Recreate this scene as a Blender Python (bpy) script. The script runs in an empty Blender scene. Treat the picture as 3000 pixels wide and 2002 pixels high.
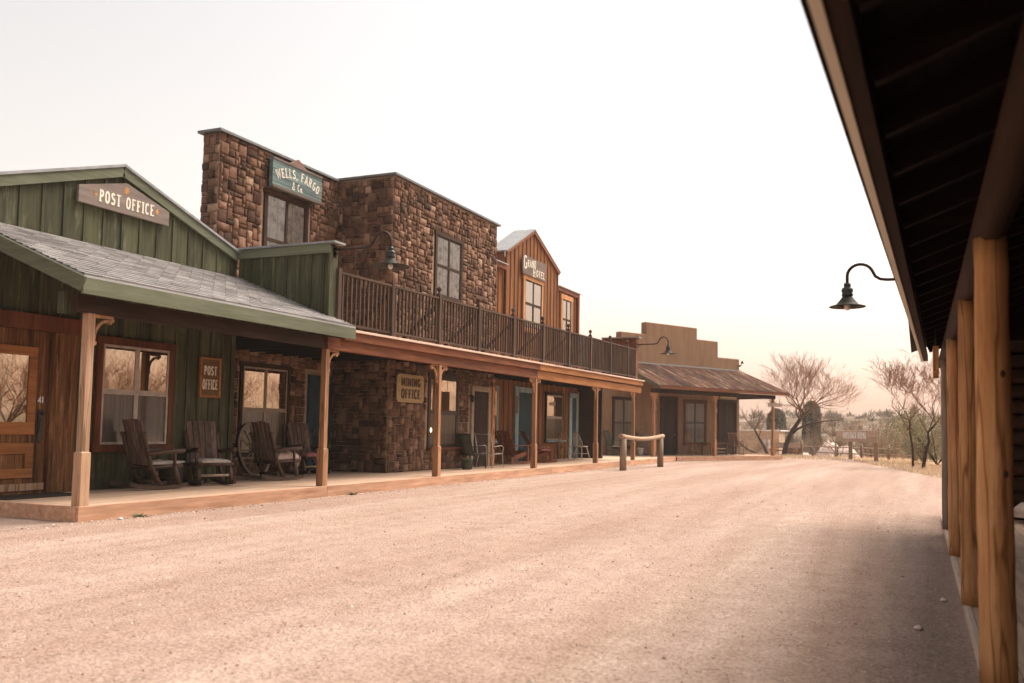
import bpy, math, random
from mathutils import Vector, Matrix
random.seed(7)
R = math.radians
SC = bpy.context.scene
COL = SC.collection

# ------------------------------------------------------------------ materials
def newmat(name):
    m = bpy.data.materials.new(name); m.use_nodes = True
    nt = m.node_tree
    for n in list(nt.nodes): nt.nodes.remove(n)
    out = nt.nodes.new('ShaderNodeOutputMaterial')
    return m, nt, out
def N(nt, typ, **kw):
    n = nt.nodes.new(typ)
    for k, v in kw.items():
        if k in n.inputs: n.inputs[k].default_value = v
        else: setattr(n, k, v)
    return n
def L(nt, a, b): nt.links.new(a, b)
def ramp(nt, fac, stops):
    r = nt.nodes.new('ShaderNodeValToRGB')
    el = r.color_ramp.elements
    while len(el) < len(stops): el.new(.5)
    for e, (p, c) in zip(el, stops):
        e.position = p; e.color = (c[0], c[1], c[2], 1)
    L(nt, fac, r.inputs[0]); return r
def mul(nt, a, b, fac=1.0, mode='MULTIPLY'):
    m = nt.nodes.new('ShaderNodeMix'); m.data_type = 'RGBA'; m.blend_type = mode
    if isinstance(fac, float): m.inputs[0].default_value = fac
    else: L(nt, fac, m.inputs[0])
    for i, s in ((6, a), (7, b)):
        if isinstance(s, tuple): m.inputs[i].default_value = (*s, 1)
        else: L(nt, s, m.inputs[i])
    return m.outputs[2]
def mathn(nt, op, a, b=0.0):
    m = nt.nodes.new('ShaderNodeMath'); m.operation = op
    for i, s in ((0, a), (1, b)):
        if isinstance(s, (int, float)): m.inputs[i].default_value = s
        else: L(nt, s, m.inputs[i])
    return m.outputs[0]
def texco(nt, scale=(1, 1, 1), kind='Object', loc=(0, 0, 0)):
    t = nt.nodes.new('ShaderNodeTexCoord'); mp = nt.nodes.new('ShaderNodeMapping')
    mp.inputs['Scale'].default_value = scale; mp.inputs['Location'].default_value = loc
    L(nt, t.outputs[kind], mp.inputs[0]); return mp.outputs[0]
def noise(nt, vec, scale=1.0, detail=6, rough=.6, out='Fac', dist=0.0):
    n = N(nt, 'ShaderNodeTexNoise', Scale=scale, Detail=detail, Roughness=rough, Distortion=dist)
    L(nt, vec, n.inputs['Vector']); return n.outputs[out]
def attr(nt):
    a = nt.nodes.new('ShaderNodeAttribute'); a.attribute_name = 'var'; return a.outputs['Fac']
def finish(nt, out, col, rough=.8, spec=.25, bump=None, bstr=.3, bdist=.01, metal=0):
    p = N(nt, 'ShaderNodeBsdfPrincipled', Metallic=metal)
    p.inputs['Specular IOR Level'].default_value = spec
    if isinstance(col, tuple): p.inputs['Base Color'].default_value = (*col, 1)
    else: L(nt, col, p.inputs['Base Color'])
    if isinstance(rough, (int, float)): p.inputs['Roughness'].default_value = rough
    else: L(nt, rough, p.inputs['Roughness'])
    if bump is not None:
        b = N(nt, 'ShaderNodeBump', Strength=bstr, Distance=bdist); L(nt, bump, b.inputs['Height'])
        L(nt, b.outputs[0], p.inputs['Normal'])
    L(nt, p.outputs[0], out.inputs[0]); return p

MATS = {}
def wood(name, lo, hi, axis='Z', grain=26., rough=.8, stain=.45, vs=.35, worn=None, spec=.2, crack=0.0):
    """streaky wood; 'var' per board shifts its tone"""
    m, nt, out = newmat(name)
    s = {'X': (1.2, grain, grain), 'Y': (grain, 1.2, grain), 'Z': (grain, grain, 1.2)}[axis]
    v = attr(nt)
    t = nt.nodes.new('ShaderNodeTexCoord')
    cx = nt.nodes.new('ShaderNodeCombineXYZ')
    for i in range(3): L(nt, mathn(nt, 'MULTIPLY', v, 17.3 + 5 * i), cx.inputs[i])
    ad = nt.nodes.new('ShaderNodeVectorMath'); ad.operation = 'ADD'
    L(nt, t.outputs['Object'], ad.inputs[0]); L(nt, cx.outputs[0], ad.inputs[1])
    mp = nt.nodes.new('ShaderNodeMapping'); mp.inputs['Scale'].default_value = s
    L(nt, ad.outputs[0], mp.inputs[0])
    g = noise(nt, mp.outputs[0], 1.0, 5, .65)
    c = ramp(nt, g, [(.3, lo), (.72, hi)]).outputs[0]
    s2 = {'X': (.5, 3.5, 3.5), 'Y': (3.5, .5, 3.5), 'Z': (3.5, 3.5, .5)}[axis]
    mp2 = nt.nodes.new('ShaderNodeMapping'); mp2.inputs['Scale'].default_value = s2
    L(nt, ad.outputs[0], mp2.inputs[0])
    big = noise(nt, mp2.outputs[0], 1.0, 4, .6)
    st = ramp(nt, big, [(.3, (1 - stain,) * 3), (.62, (1, 1, 1))]).outputs[0]
    c = mul(nt, c, st)
    if worn:
        w = noise(nt, mp2.outputs[0], 2.3, 5, .7)
        wr = ramp(nt, w, [(.55, (0, 0, 0)), (.72, (1, 1, 1))])
        sep = mathn(nt, 'MULTIPLY', wr.outputs[0], .7)
        c = mul(nt, c, worn, fac=sep, mode='MIX')
    if crack:
        s3 = {'X': (.45, 9, 9), 'Y': (9, .45, 9), 'Z': (9, 9, .45)}[axis]
        mp3 = nt.nodes.new('ShaderNodeMapping'); mp3.inputs['Scale'].default_value = s3
        L(nt, ad.outputs[0], mp3.inputs[0]); k = noise(nt, mp3.outputs[0], 1.0, 2, .4)
        d = 1 - crack
        c = mul(nt, c, ramp(nt, k, [(.478, (1, 1, 1)), (.494, (d, d * .9, d * .8)), (.506, (d, d * .9, d * .8)), (.522, (1, 1, 1))]).outputs[0])
    vv = mathn(nt, 'ADD', mathn(nt, 'MULTIPLY', v, vs), 1 - vs / 2)
    cc = nt.nodes.new('ShaderNodeCombineColor')
    for i in range(3): L(nt, vv, cc.inputs[i])
    c = mul(nt, c, cc.outputs[0])
    finish(nt, out, c, rough, spec, g, .35, .006)
    MATS[name] = m; return m
def plain(name, col, rough=.7, spec=.3, metal=0, var=.25, sc=6.0, bump=.15):
    m, nt, out = newmat(name)
    vec = texco(nt)
    g = noise(nt, vec, sc, 6, .6)
    lo = tuple(x * (1 - var) for x in col); hi = tuple(min(1, x * (1 + var)) for x in col)
    c = ramp(nt, g, [(.3, lo), (.7, hi)]).outputs[0]
    finish(nt, out, c, rough, spec, g, bump, .004, metal); MATS[name] = m; return m

wood('green_boards', (.047, .048, .022), (.1, .098, .052), 'Z', 22, stain=.55, worn=(.2, .19, .12), vs=.6)
wood('green_trim', (.1, .108, .066), (.165, .17, .115), 'Y', 20, stain=.2)
wood('green_trim_x', (.1, .108, .066), (.165, .17, .115), 'X', 20, stain=.2)
wood('cedar', (.3, .14, .065), (.52, .28, .15), 'Z', 24, stain=.35, crack=.45)
wood('cedar_weathered', (.40, .23, .13), (.62, .41, .27), 'Z', 30, stain=.3, worn=(.30, .12, .05), crack=.4)
wood('red_casing', (.09, .028, .014), (.2, .065, .03), 'Z', 20, stain=.5)
wood('door_timber', (.08, .032, .014), (.3, .135, .055), 'Z', 26, stain=.75, worn=(.4, .21, .095))
wood('door_rail', (.25, .09, .026), (.46, .2, .075), 'Y', 26, stain=.35)
wood('dark_timber', (.026, .012, .007), (.065, .032, .017), 'Y', 20, stain=.4)
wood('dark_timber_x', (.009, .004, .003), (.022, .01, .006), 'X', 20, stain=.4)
wood('beam_brown', (.11, .034, .015), (.25, .088, .037), 'Y', 18, stain=.45)
wood('beam_orange', (.3, .115, .036), (.46, .2, .068), 'Y', 18, stain=.35)
wood('trim_light', (.5, .36, .27), (.68, .52, .42), 'Y', 16, stain=.2)
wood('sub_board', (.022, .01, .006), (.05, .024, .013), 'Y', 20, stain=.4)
wood('sign_far', (.4, .28, .2), (.56, .42, .32), 'Y', 14, stain=.2)
wood('trim_pale', (.74, .64, .5), (.86, .78, .64), 'Y', 16, stain=.1)
wood('rail_wood', (.045, .026, .017), (.11, .065, .043), 'Z', 22, stain=.4)
wood('rail_wood_y', (.05, .028, .018), (.12, .07, .046), 'Y', 22, stain=.4)
wood('hotel_boards', (.17, .06, .02), (.31, .128, .045), 'Z', 20, stain=.5)
wood('hotel_trim', (.36, .16, .06), (.56, .29, .13), 'Z', 20, stain=.25)
wood('blue_trim', (.2, .29, .3), (.36, .45, .45), 'Z', 20, stain=.35)
wood('blue_dark', (.02, .05, .065), (.05, .1, .115), 'Z', 20, stain=.35)
wood('deck_boards', (.43, .28, .19), (.66, .46, .33), 'Y', 14, stain=.22, vs=.16)
wood('deck_edge', (.42, .22, .13), (.68, .4, .26), 'Y', 16, stain=.3, vs=.2)
wood('log_pale', (.42, .175, .06), (.8, .45, .21), 'Z', 15, stain=.55, worn=(.24, .085, .022), vs=.15, crack=.5)
wood('log_grey', (.2, .14, .1), (.42, .33, .26), 'Z', 17, stain=.5, vs=.15)
wood('log_dark', (.03, .015, .009), (.12, .062, .036), 'X', 20, stain=.5, spec=.4, rough=.5)
wood('log_dark_z', (.035, .018, .01), (.15, .08, .048), 'Z', 20, stain=.5, spec=.4, rough=.5)
wood('slat_grey', (.085, .05, .038), (.27, .19, .155), 'Z', 26, stain=.55, worn=(.33, .14, .06))
wood('peeled', (.3, .19, .12), (.46, .32, .22), 'Y', 20, stain=.3)
wood('redwood', (.15, .045, .018), (.36, .13, .06), 'Z', 22, stain=.4, rough=.6)
wood('pine', (.33, .17, .07), (.55, .33, .16), 'Z', 22, stain=.3)
wood('pale_paint', (.48, .38, .32), (.7, .58, .5), 'Z', 18, stain=.25)
wood('bleached', (.3, .21, .15), (.56, .43, .33), 'X', 18, stain=.35)
wood('bleached_z', (.2, .135, .09), (.38, .275, .2), 'Z', 18, stain=.4, crack=.5)
wood('wheel_wood', (.13, .09, .065), (.34, .25, .18), 'Z', 18, stain=.4)
wood('sign_grey', (.15, .115, .095), (.24, .19, .165), 'Y', 14, stain=.3)
wood('sign_grey_worn', (.12, .085, .07), (.23, .17, .14), 'Y', 14, stain=.4)
wood('sign_olive', (.12, .07, .03), (.2, .125, .055), 'Y', 14, stain=.4)
wood('sign_tan', (.42, .29, .15), (.58, .43, .25), 'Y', 14, stain=.2)
wood('sign_blue', (.1, .16, .16), (.19, .26, .25), 'Y', 14, stain=.5, worn=(.26, .2, .17))
wood('door_dark', (.02, .011, .008), (.06, .03, .02), 'Z', 20)
wood('bark', (.03, .02, .015), (.11, .072, .052), 'Z', 16, stain=.4, vs=.5)
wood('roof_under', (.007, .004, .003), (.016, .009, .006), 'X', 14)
plain('cream_paint', (.66, .6, .5), .6)
plain('white_paint', (.72, .7, .66), .6)
plain('gold_paint', (.5, .24, .07), .5)
plain('dark_letter', (.05, .022, .014), .7)
plain('sash_tan', (.3, .23, .17), .55)
plain('sash_dark', (.045, .03, .022), .5)
plain('sash_grey', (.4, .33, .28), .55)
plain('flashing', (.25, .25, .25), .45, .5, .3)
plain('flashing_dark', (.13, .13, .13), .5, .5, .3)
plain('black_iron', (.03, .028, .028), .4, .5, .5)
plain('rust_iron', (.032, .015, .01), .6, .4, .4)
plain('enamel_green', (.08, .11, .085), .35, .5)
plain('shade_dark', (.03, .028, .02), .7, .2)
plain('enamel_white', (.42, .4, .36), .4, .5)
plain('bulb_glass', (.75, .7, .6), .2, .6)
plain('pot_green', (.05, .055, .04), .55)
plain('pot_white', (.55, .5, .44), .5)
plain('sling', (.085, .085, .06), .8)
plain('metal_light', (.5, .45, .4), .3, .5, .5)
plain('rubber_mat', (.05, .04, .035), .9, .1, sc=60)
plain('soil', (.05, .03, .02), .9)
plain('rock_pink', (.6, .47, .41), .9, .1, var=.4, sc=5, bump=.6)
plain('silo_dark', (.09, .085, .06), .8)
plain('mortar', (.36, .26, .19), .95, .1, sc=20)
plain('stucco_far', (.5, .36, .25), .9, .1)
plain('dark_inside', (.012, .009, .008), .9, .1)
plain('brass', (.25, .18, .1), .35, .5, .8)
plain('green_leaf', (.07, .11, .03), .7)
plain('cushion_white', (.62, .53, .46), .95, .05, sc=12)
plain('cushion_pink', (.55, .2, .19), .95, .05, sc=10)
plain('cushion_beige', (.6, .45, .37), .95, .05, sc=5, bump=.4)
plain('upholstery_brown', (.12, .06, .045), .95, .05)

def stone_mat():
    m, nt, out = newmat('stone')
    v = attr(nt); vec = texco(nt)
    base = ramp(nt, v, [(0, (.06, .034, .025)), (.22, (.105, .057, .038)), (.5, (.185, .103, .067)),
                        (.75, (.26, .155, .105)), (1, (.4, .27, .19))]).outputs[0]
    sm = noise(nt, vec, 3.2, 6, .65)
    s = ramp(nt, sm, [(.33, (.45, .4, .38)), (.55, (1, 1, 1))]).outputs[0]
    fine = noise(nt, vec, 22, 6, .7)
    f = ramp(nt, fine, [(.3, (.72, .7, .68)), (.7, (1.18, 1.15, 1.1))]).outputs[0]
    c = mul(nt, mul(nt, base, s), f)
    finish(nt, out, c, .9, .15, fine, .9, .02); MATS['stone'] = m
stone_mat()
def shingle_mat():
    m, nt, out = newmat('shingles')
    v = attr(nt); vec = texco(nt, (1, 1, 1))
    g = noise(nt, vec, 60, 4, .7); big = noise(nt, vec, .8, 4, .6)
    c = ramp(nt, v, [(0, (.27, .262, .255)), (.5, (.38, .365, .355)), (1, (.47, .45, .435))]).outputs[0]
    c = mul(nt, c, ramp(nt, g, [(.3, (.75, .75, .75)), (.7, (1.2, 1.2, 1.2))]).outputs[0])
    c = mul(nt, c, ramp(nt, big, [(.3, (.85, .83, .82)), (.7, (1.05, 1.05, 1.05))]).outputs[0])
    finish(nt, out, c, .92, .15, g, .5, .006); MATS['shingles'] = m
shingle_mat()
def rust_mat():
    m, nt, out = newmat('rusty_roofing')
    v = attr(nt)
    a = noise(nt, texco(nt, (.55, 5, 1)), 1.0, 6, .7)
    b = noise(nt, texco(nt, (1.6, 2, 1)), 1.5, 6, .7)
    c = ramp(nt, a, [(.36, (.04, .018, .012)), (.46, (.095, .043, .029)), (.55, (.12, .068, .048)), (.64, (.27, .21, .165))]).outputs[0]
    c = mul(nt, c, ramp(nt, b, [(.35, (.45, .4, .4)), (.6, (1.1, 1.1, 1.1))]).outputs[0])
    c = mul(nt, c, ramp(nt, v, [(0, (.5, .44, .4)), (1, (1.0, .9, .8))]).outputs[0])
    finish(nt, out, c, .9, .1, b, .3, .01); MATS['rusty_roofing'] = m
rust_mat()
def adobe_mat():
    m, nt, out = newmat('adobe_plaster')
    vec = texco(nt); g = noise(nt, vec, 1.1, 6, .65); st = noise(nt, texco(nt, (2.2, 2.2, .45)), 1.6, 5, .65); f = noise(nt, vec, 14, 5, .7)
    c = ramp(nt, g, [(.3, (.235, .14, .085)), (.7, (.285, .175, .11))]).outputs[0]
    c = mul(nt, c, ramp(nt, st, [(.35, (.86, .85, .84)), (.6, (1.04, 1.04, 1.04))]).outputs[0])
    c = mul(nt, c, ramp(nt, f, [(.3, (.9, .9, .9)), (.7, (1.08, 1.08, 1.08))]).outputs[0])
    finish(nt, out, c, .95, .1, f, .5, .012); MATS['adobe_plaster'] = m
adobe_mat()
def ground_mat():
    m, nt, out = newmat('gravel_ground')
    geo = nt.nodes.new('ShaderNodeNewGeometry')
    sep = nt.nodes.new('ShaderNodeSeparateXYZ'); L(nt, geo.outputs['Position'], sep.inputs[0])
    # wheel tracks that swing across the street: bend x by y
    y2 = mathn(nt, 'MULTIPLY', mathn(nt, 'MULTIPLY', sep.outputs[1], sep.outputs[1]), .0013)
    xb = mathn(nt, 'SUBTRACT', sep.outputs[0], mathn(nt, 'SUBTRACT', y2, mathn(nt, 'MULTIPLY', sep.outputs[1], .05)))
    comb = nt.nodes.new('ShaderNodeCombineXYZ')
    L(nt, mathn(nt, 'MULTIPLY', xb, 1.0), comb.inputs[0]); L(nt, mathn(nt, 'MULTIPLY', sep.outputs[1], .07), comb.inputs[1])
    tr = noise(nt, comb.outputs[0], .75, 4, .55)
    tr2 = noise(nt, comb.outputs[0], 3.2, 4, .6)
    pv = geo.outputs['Position']
    g1 = noise(nt, pv, 75, 5, .75); g2 = noise(nt, pv, 22, 5, .7); g3 = noise(nt, pv, 3.0, 5, .6)
    c = ramp(nt, tr, [(.28, (.335, .23, .185)), (.5, (.395, .29, .24)), (.7, (.455, .355, .305))]).outputs[0]
    c = mul(nt, c, ramp(nt, tr2, [(.34, (.91, .895, .88)), (.6, (1.04, 1.04, 1.04))]).outputs[0])
    c = mul(nt, c, ramp(nt, g3, [(.3, (.86, .83, .8)), (.65, (1.05, 1.05, 1.04))]).outputs[0])
    c = mul(nt, c, ramp(nt, g2, [(.3, (.74, .7, .67)), (.58, (1.06, 1.06, 1.06))]).outputs[0])
    c = mul(nt, c, ramp(nt, g1, [(.28, (.5, .46, .43)), (.48, (1, 1, 1)), (.75, (1.25, 1.23, 1.2))]).outputs[0])
    vor = N(nt, 'ShaderNodeTexVoronoi', Scale=42.0); L(nt, pv, vor.inputs['Vector'])
    c = mul(nt, c, ramp(nt, vor.outputs['Distance'], [(0, (1.1, 1.08, 1.06)), (.5, (.93, .93, .93)), (.8, (.72, .7, .68))]).outputs[0])
    # beyond the street: dry grass and dirt
    far = mathn(nt, 'ADD', sep.outputs[1], mathn(nt, 'MULTIPLY', sep.outputs[0], 4.2))
    fr = ramp(nt, mathn(nt, 'DIVIDE', mathn(nt, 'ADD', far, mathn(nt, 'MULTIPLY', g3, 6)), 100), [(.42, (0, 0, 0)), (.47, (1, 1, 1))])
    dry = ramp(nt, g2, [(.3, (.34, .2, .1)), (.7, (.62, .42, .24))]).outputs[0]
    c = mul(nt, c, dry, fac=mathn(nt, 'MULTIPLY', fr.outputs[0], .8), mode='MIX')
    h = mathn(nt, 'ADD', mathn(nt, 'MULTIPLY', g1, .6), mathn(nt, 'ADD', mathn(nt, 'MULTIPLY', g2, .9), mathn(nt, 'MULTIPLY', vor.outputs['Distance'], -.6)))
    finish(nt, out, c, .95, .1, h, .75, .02); MATS['gravel_ground'] = m
ground_mat()
def hill_mat():
    m, nt, out = newmat('hill_scrub')
    vec = texco(nt); g = noise(nt, vec, .25, 8, .7); f = noise(nt, vec, 2.0, 6, .7)
    c = ramp(nt, g, [(.35, (.11, .08, .055)), (.65, (.24, .175, .12))]).outputs[0]
    c = mul(nt, c, ramp(nt, f, [(.35, (.6, .6, .55)), (.6, (1.1, 1.1, 1.1))]).outputs[0])
    finish(nt, out, c, .95, .05); MATS['hill_scrub'] = m
hill_mat()
def twig_mat(name, stops):
    m, nt, out = newmat(name); c = ramp(nt, attr(nt), stops).outputs[0]
    p = N(nt, 'ShaderNodeBsdfPrincipled', Roughness=.8); L(nt, c, p.inputs['Base Color'])
    t = N(nt, 'ShaderNodeBsdfTranslucent'); L(nt, c, t.inputs[0])
    mx = N(nt, 'ShaderNodeMixShader', Fac=.3); L(nt, p.outputs[0], mx.inputs[1]); L(nt, t.outputs[0], mx.inputs[2])
    L(nt, mx.outputs[0], out.inputs[0]); MATS[name] = m
twig_mat('scrub_twigs', [(0, (.07, .05, .035)), (.5, (.2, .14, .095)), (1, (.33, .26, .17))])
twig_mat('bush_leaves', [(0, (.1, .085, .04)), (.5, (.2, .17, .085)), (1, (.34, .28, .165))])
twig_mat('juniper', [(0, (.06, .05, .03)), (1, (.16, .135, .085))])
twig_mat('dry_grass', [(0, (.42, .29, .17)), (1, (.72, .55, .39))])
twig_mat('branch_tips', [(0, (.085, .05, .032)), (1, (.34, .17, .08))])
plain('pebble', (.5, .37, .3), .9, .1, var=.35, sc=9)

def glass(name, refl, tint=(.8, .8, .8), col=(.96, .93, .88)):
    m, nt, out = newmat(name)
    tr = N(nt, 'ShaderNodeBsdfTransparent'); tr.inputs[0].default_value = (*tint, 1)
    gl = N(nt, 'ShaderNodeBsdfGlossy', Roughness=.012); gl.inputs[0].default_value = (*col, 1)
    nz = noise(nt, texco(nt), 1.3, 3, .5); b = N(nt, 'ShaderNodeBump', Strength=.05, Distance=.02)
    L(nt, nz, b.inputs['Height']); L(nt, b.outputs[0], gl.inputs['Normal'])
    fr = N(nt, 'ShaderNodeFresnel', IOR=1.5)
    f = mathn(nt, 'MAXIMUM', mathn(nt, 'MULTIPLY', fr.outputs[0], 1.1), refl)
    mx = N(nt, 'ShaderNodeMixShader'); L(nt, f, mx.inputs[0])
    L(nt, tr.outputs[0], mx.inputs[1]); L(nt, gl.outputs[0], mx.inputs[2]); L(nt, mx.outputs[0], out.inputs[0])
    MATS[name] = m
glass('glass_bright', .48, col=(.95, .79, .6)); glass('glass_sky', .4, col=(.95, .86, .76)); glass('glass_soft', .08, col=(.9, .85, .8))
def screen(name='insect_screen'):
    m, nt, out = newmat(name)
    tr = N(nt, 'ShaderNodeBsdfTransparent'); tr.inputs[0].default_value = (.75, .75, .75, 1)
    d = N(nt, 'ShaderNodeBsdfDiffuse'); d.inputs[0].default_value = (.13, .1, .08, 1)
    gl = N(nt, 'ShaderNodeBsdfGlossy', Roughness=.08); gl.inputs[0].default_value = (.8, .8, .8, 1)
    mx = N(nt, 'ShaderNodeMixShader', Fac=.3); L(nt, tr.outputs[0], mx.inputs[1]); L(nt, d.outputs[0], mx.inputs[2])
    m2 = N(nt, 'ShaderNodeMixShader', Fac=.1); L(nt, mx.outputs[0], m2.inputs[1]); L(nt, gl.outputs[0], m2.inputs[2])
    L(nt, m2.outputs[0], out.inputs[0]); MATS[name] = m
screen()
def curtain_mat(name, col):
    m, nt, out = newmat(name)
    g = noise(nt, texco(nt, (1, 22, .4)), 1.0, 3, .5)
    c = ramp(nt, g, [(.3, tuple(x * .45 for x in col)), (.65, col)]).outputs[0]  # vertical stripes put the shade of the folds into the cloth colour
    finish(nt, out, c, .95, .05); MATS[name] = m
def mottled_reflection():
    m, nt, out = newmat('mottled_reflection'); vec = texco(nt)  # mottled window reflection painted into the colour of the sheet behind the panes
    c = ramp(nt, noise(nt, vec, 4.5, 6, .65), [(.36, (.26, .18, .14)), (.48, (.52, .47, .42)), (.62, (.7, .66, .61))]).outputs[0]
    finish(nt, out, c, .95, .05); MATS['mottled_reflection'] = m
mottled_reflection()
curtain_mat('curtain_beige', (.36, .29, .23)); curtain_mat('curtain_grey', (.3, .26, .23)); curtain_mat('curtain_tan', (.36, .25, .15))
def emis(name, col, s):
    m, nt, out = newmat(name); e = N(nt, 'ShaderNodeEmission', Strength=s); e.inputs[0].default_value = (*col, 1)
    L(nt, e.outputs[0], out.inputs[0]); MATS[name] = m
emis('lit_bulb', (1, .62, .28), 5.0)
M = MATS

# ------------------------------------------------------------------ mesh builder
OFF = {}
class MB:
    def __init__(s): s.v = []; s.f = []; s.mi = []; s.c = []; s.sm = []
    def add(s, vs, fs, mi=0, var=None, smooth=False):
        o = len(s.v); s.v += [tuple(p) for p in vs]
        var = random.random() if var is None else var
        for f in fs: s.f.append(tuple(i + o for i in f)); s.mi.append(mi); s.c.append(var); s.sm.append(smooth)
        return s
    def box(s, x0, x1, y0, y1, z0, z1, mi=0, var=None, zt=None):
        """zt = (z at y0, z at y1) for a slanted top"""
        a, b = zt if zt else (z1, z1)
        v = [(x0, y0, z0), (x1, y0, z0), (x1, y1, z0), (x0, y1, z0), (x0, y0, a), (x1, y0, a), (x1, y1, b), (x0, y1, b)]
        return s.add(v, [(0, 3, 2, 1), (4, 5, 6, 7), (0, 1, 5, 4), (1, 2, 6, 5), (2, 3, 7, 6), (3, 0, 4, 7)], mi, var)
    def bar(s, p0, p1, w, h, up=(0, 0, 1), mi=0, var=None):
        p0 = Vector(p0); p1 = Vector(p1); d = (p1 - p0).normalized(); up = Vector(up)
        sx = d.cross(up)
        if sx.length < 1e-4: sx = d.cross(Vector((1, 0, 0)))
        sx.normalize(); uy = sx.cross(d)
        v = []
        for p in (p0, p1):
            for a, b in ((-1, -1), (1, -1), (1, 1), (-1, 1)): v.append(p + sx * a * w / 2 + uy * b * h / 2)
        return s.add(v, [(0, 1, 2, 3), (7, 6, 5, 4), (0, 4, 5, 1), (1, 5, 6, 2), (2, 6, 7, 3), (3, 7, 4, 0)], mi, var)
    def tube(s, pts, rad, n=8, mi=0, var=None, smooth=True, cap=True, wob=0.0):
        pts = [Vector(p) for p in pts]; k = len(pts)
        if isinstance(rad, (int, float)): rad = [rad] * k
        v = []; ref = None
        for i, p in enumerate(pts):
            d = (pts[min(i + 1, k - 1)] - pts[max(i - 1, 0)]).normalized()
            if ref is None: ref = Vector((0, 0, 1)) if abs(d.z) < .9 else Vector((1, 0, 0))
            a = d.cross(ref)
            if a.length < 1e-5: a = d.cross(Vector((.3, 1, .2)))
            a.normalize(); b = a.cross(d).normalized(); ref = b.cross(a) * 0 + b
            ref = b
            for j in range(n):
                t = 2 * math.pi * j / n; r = rad[i] * (1 + wob * random.uniform(-1, 1))
                v.append(p + a * math.cos(t) * r + b * math.sin(t) * r)
        f = [(i * n + j, i * n + (j + 1) % n, (i + 1) * n + (j + 1) % n, (i + 1) * n + j) for i in range(k - 1) for j in range(n)]
        var = random.random() if var is None else var
        s.add(v, f, mi, var, smooth)
        if cap:
            o = len(s.v) - len(v)
            s.f.append(tuple(o + j for j in range(n))[::-1]); s.f.append(tuple(o + (k - 1) * n + j for j in range(n)))
            s.mi += [mi, mi]; s.c += [var, var]; s.sm += [False, False]
        return s
    def lathe(s, prof, c=(0, 0, 0), n=16, mi=0, var=None, smooth=True, scal=None):
        v = []
        for (r, z) in prof:
            for j in range(n):
                t = 2 * math.pi * j / n; rr = r * (1 + (scal * math.cos(j * math.pi) if scal and r > .15 else 0))
                v.append((c[0] + rr * math.cos(t), c[1] + rr * math.sin(t), c[2] + z))
        k = len(prof)
        f = [(i * n + j, i * n + (j + 1) % n, (i + 1) * n + (j + 1) % n, (i + 1) * n + j) for i in range(k - 1) for j in range(n)]
        return s.add(v, f, mi, var, smooth)
    def prism(s, poly, fn, t, mi=0, var=None):
        """poly: 2-D outline (u, w); fn(u, w, d) -> 3-D; thickness t"""
        n = len(poly)
        v = [fn(u, w, 0) for u, w in poly] + [fn(u, w, t) for u, w in poly]
        f = [tuple(range(n))[::-1], tuple(range(n, 2 * n))] + [(i, (i + 1) % n, n + (i + 1) % n, n + i) for i in range(n)]
        return s.add(v, f, mi, var)
    def quad(s, a, b, c, d, mi=0, var=None): return s.add([a, b, c, d], [(0, 1, 2, 3)], mi, var)
    def ball(s, c, r, mi=0, n=8, var=None, sz=1.0):
        prof = [(max(1e-4, r * math.sin(math.pi * i / n)), -r * sz * math.cos(math.pi * i / n)) for i in range(n + 1)]
        return s.lathe(prof, c, n + 2, mi, var)
    def build(s, name, mats, parent=None, bevel=0.0, world=True, loc=None):
        me = bpy.data.meshes.new(name)
        off = OFF.get(parent.name, Vector((0, 0, 0))) if (parent and world) else Vector((0, 0, 0))
        if loc: off = Vector(loc)
        me.from_pydata([tuple(Vector(p) - off) for p in s.v], [], s.f)
        if isinstance(mats, str): mats = [mats]
        for m in mats: me.materials.append(M[m])
        me.polygons.foreach_set('material_index', s.mi); me.polygons.foreach_set('use_smooth', s.sm)
        a = me.attributes.new('var', 'FLOAT', 'FACE'); a.data.foreach_set('value', s.c)
        me.update()
        o = bpy.data.objects.new(name, me); COL.objects.link(o)
        if parent:
            o.parent = parent
            OFF[o.name] = OFF.get(parent.name, Vector((0, 0, 0)))
        if loc: o.location = loc
        if bevel:
            bv = o.modifiers.new('edge', 'BEVEL'); bv.width = bevel; bv.segments = 2; bv.limit_method = 'ANGLE'
        return o
def tag(o, label=None, cat=None, group=None, kind=None):
    if label: o['label'] = label
    if cat: o['category'] = cat
    if group: o['group'] = group
    if kind: o['kind'] = kind
    return o
def thing(name, label, cat, loc=(0, 0, 0), rz=0.0, group=None, world=False):
    """an Empty at the thing's base; world=True: its parts are written in world coordinates"""
    o = bpy.data.objects.new(name, None); COL.objects.link(o); o.empty_display_size = .2
    o.location = loc; o.rotation_euler = (0, 0, R(rz))
    OFF[o.name] = Vector(loc) if world else Vector((0, 0, 0))
    return tag(o, label, cat, group)
def dup(root, loc, rz, label, group=None):
    def cp(o, par):
        c = o.copy(); COL.objects.link(c); c.parent = par
        for ch in list(o.children): cp(ch, c)
        return c
    r = cp(root, None); r.location = loc; r.rotation_euler = (0, 0, R(rz)); r['label'] = label
    if group: r['group'] = group
    return r

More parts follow.
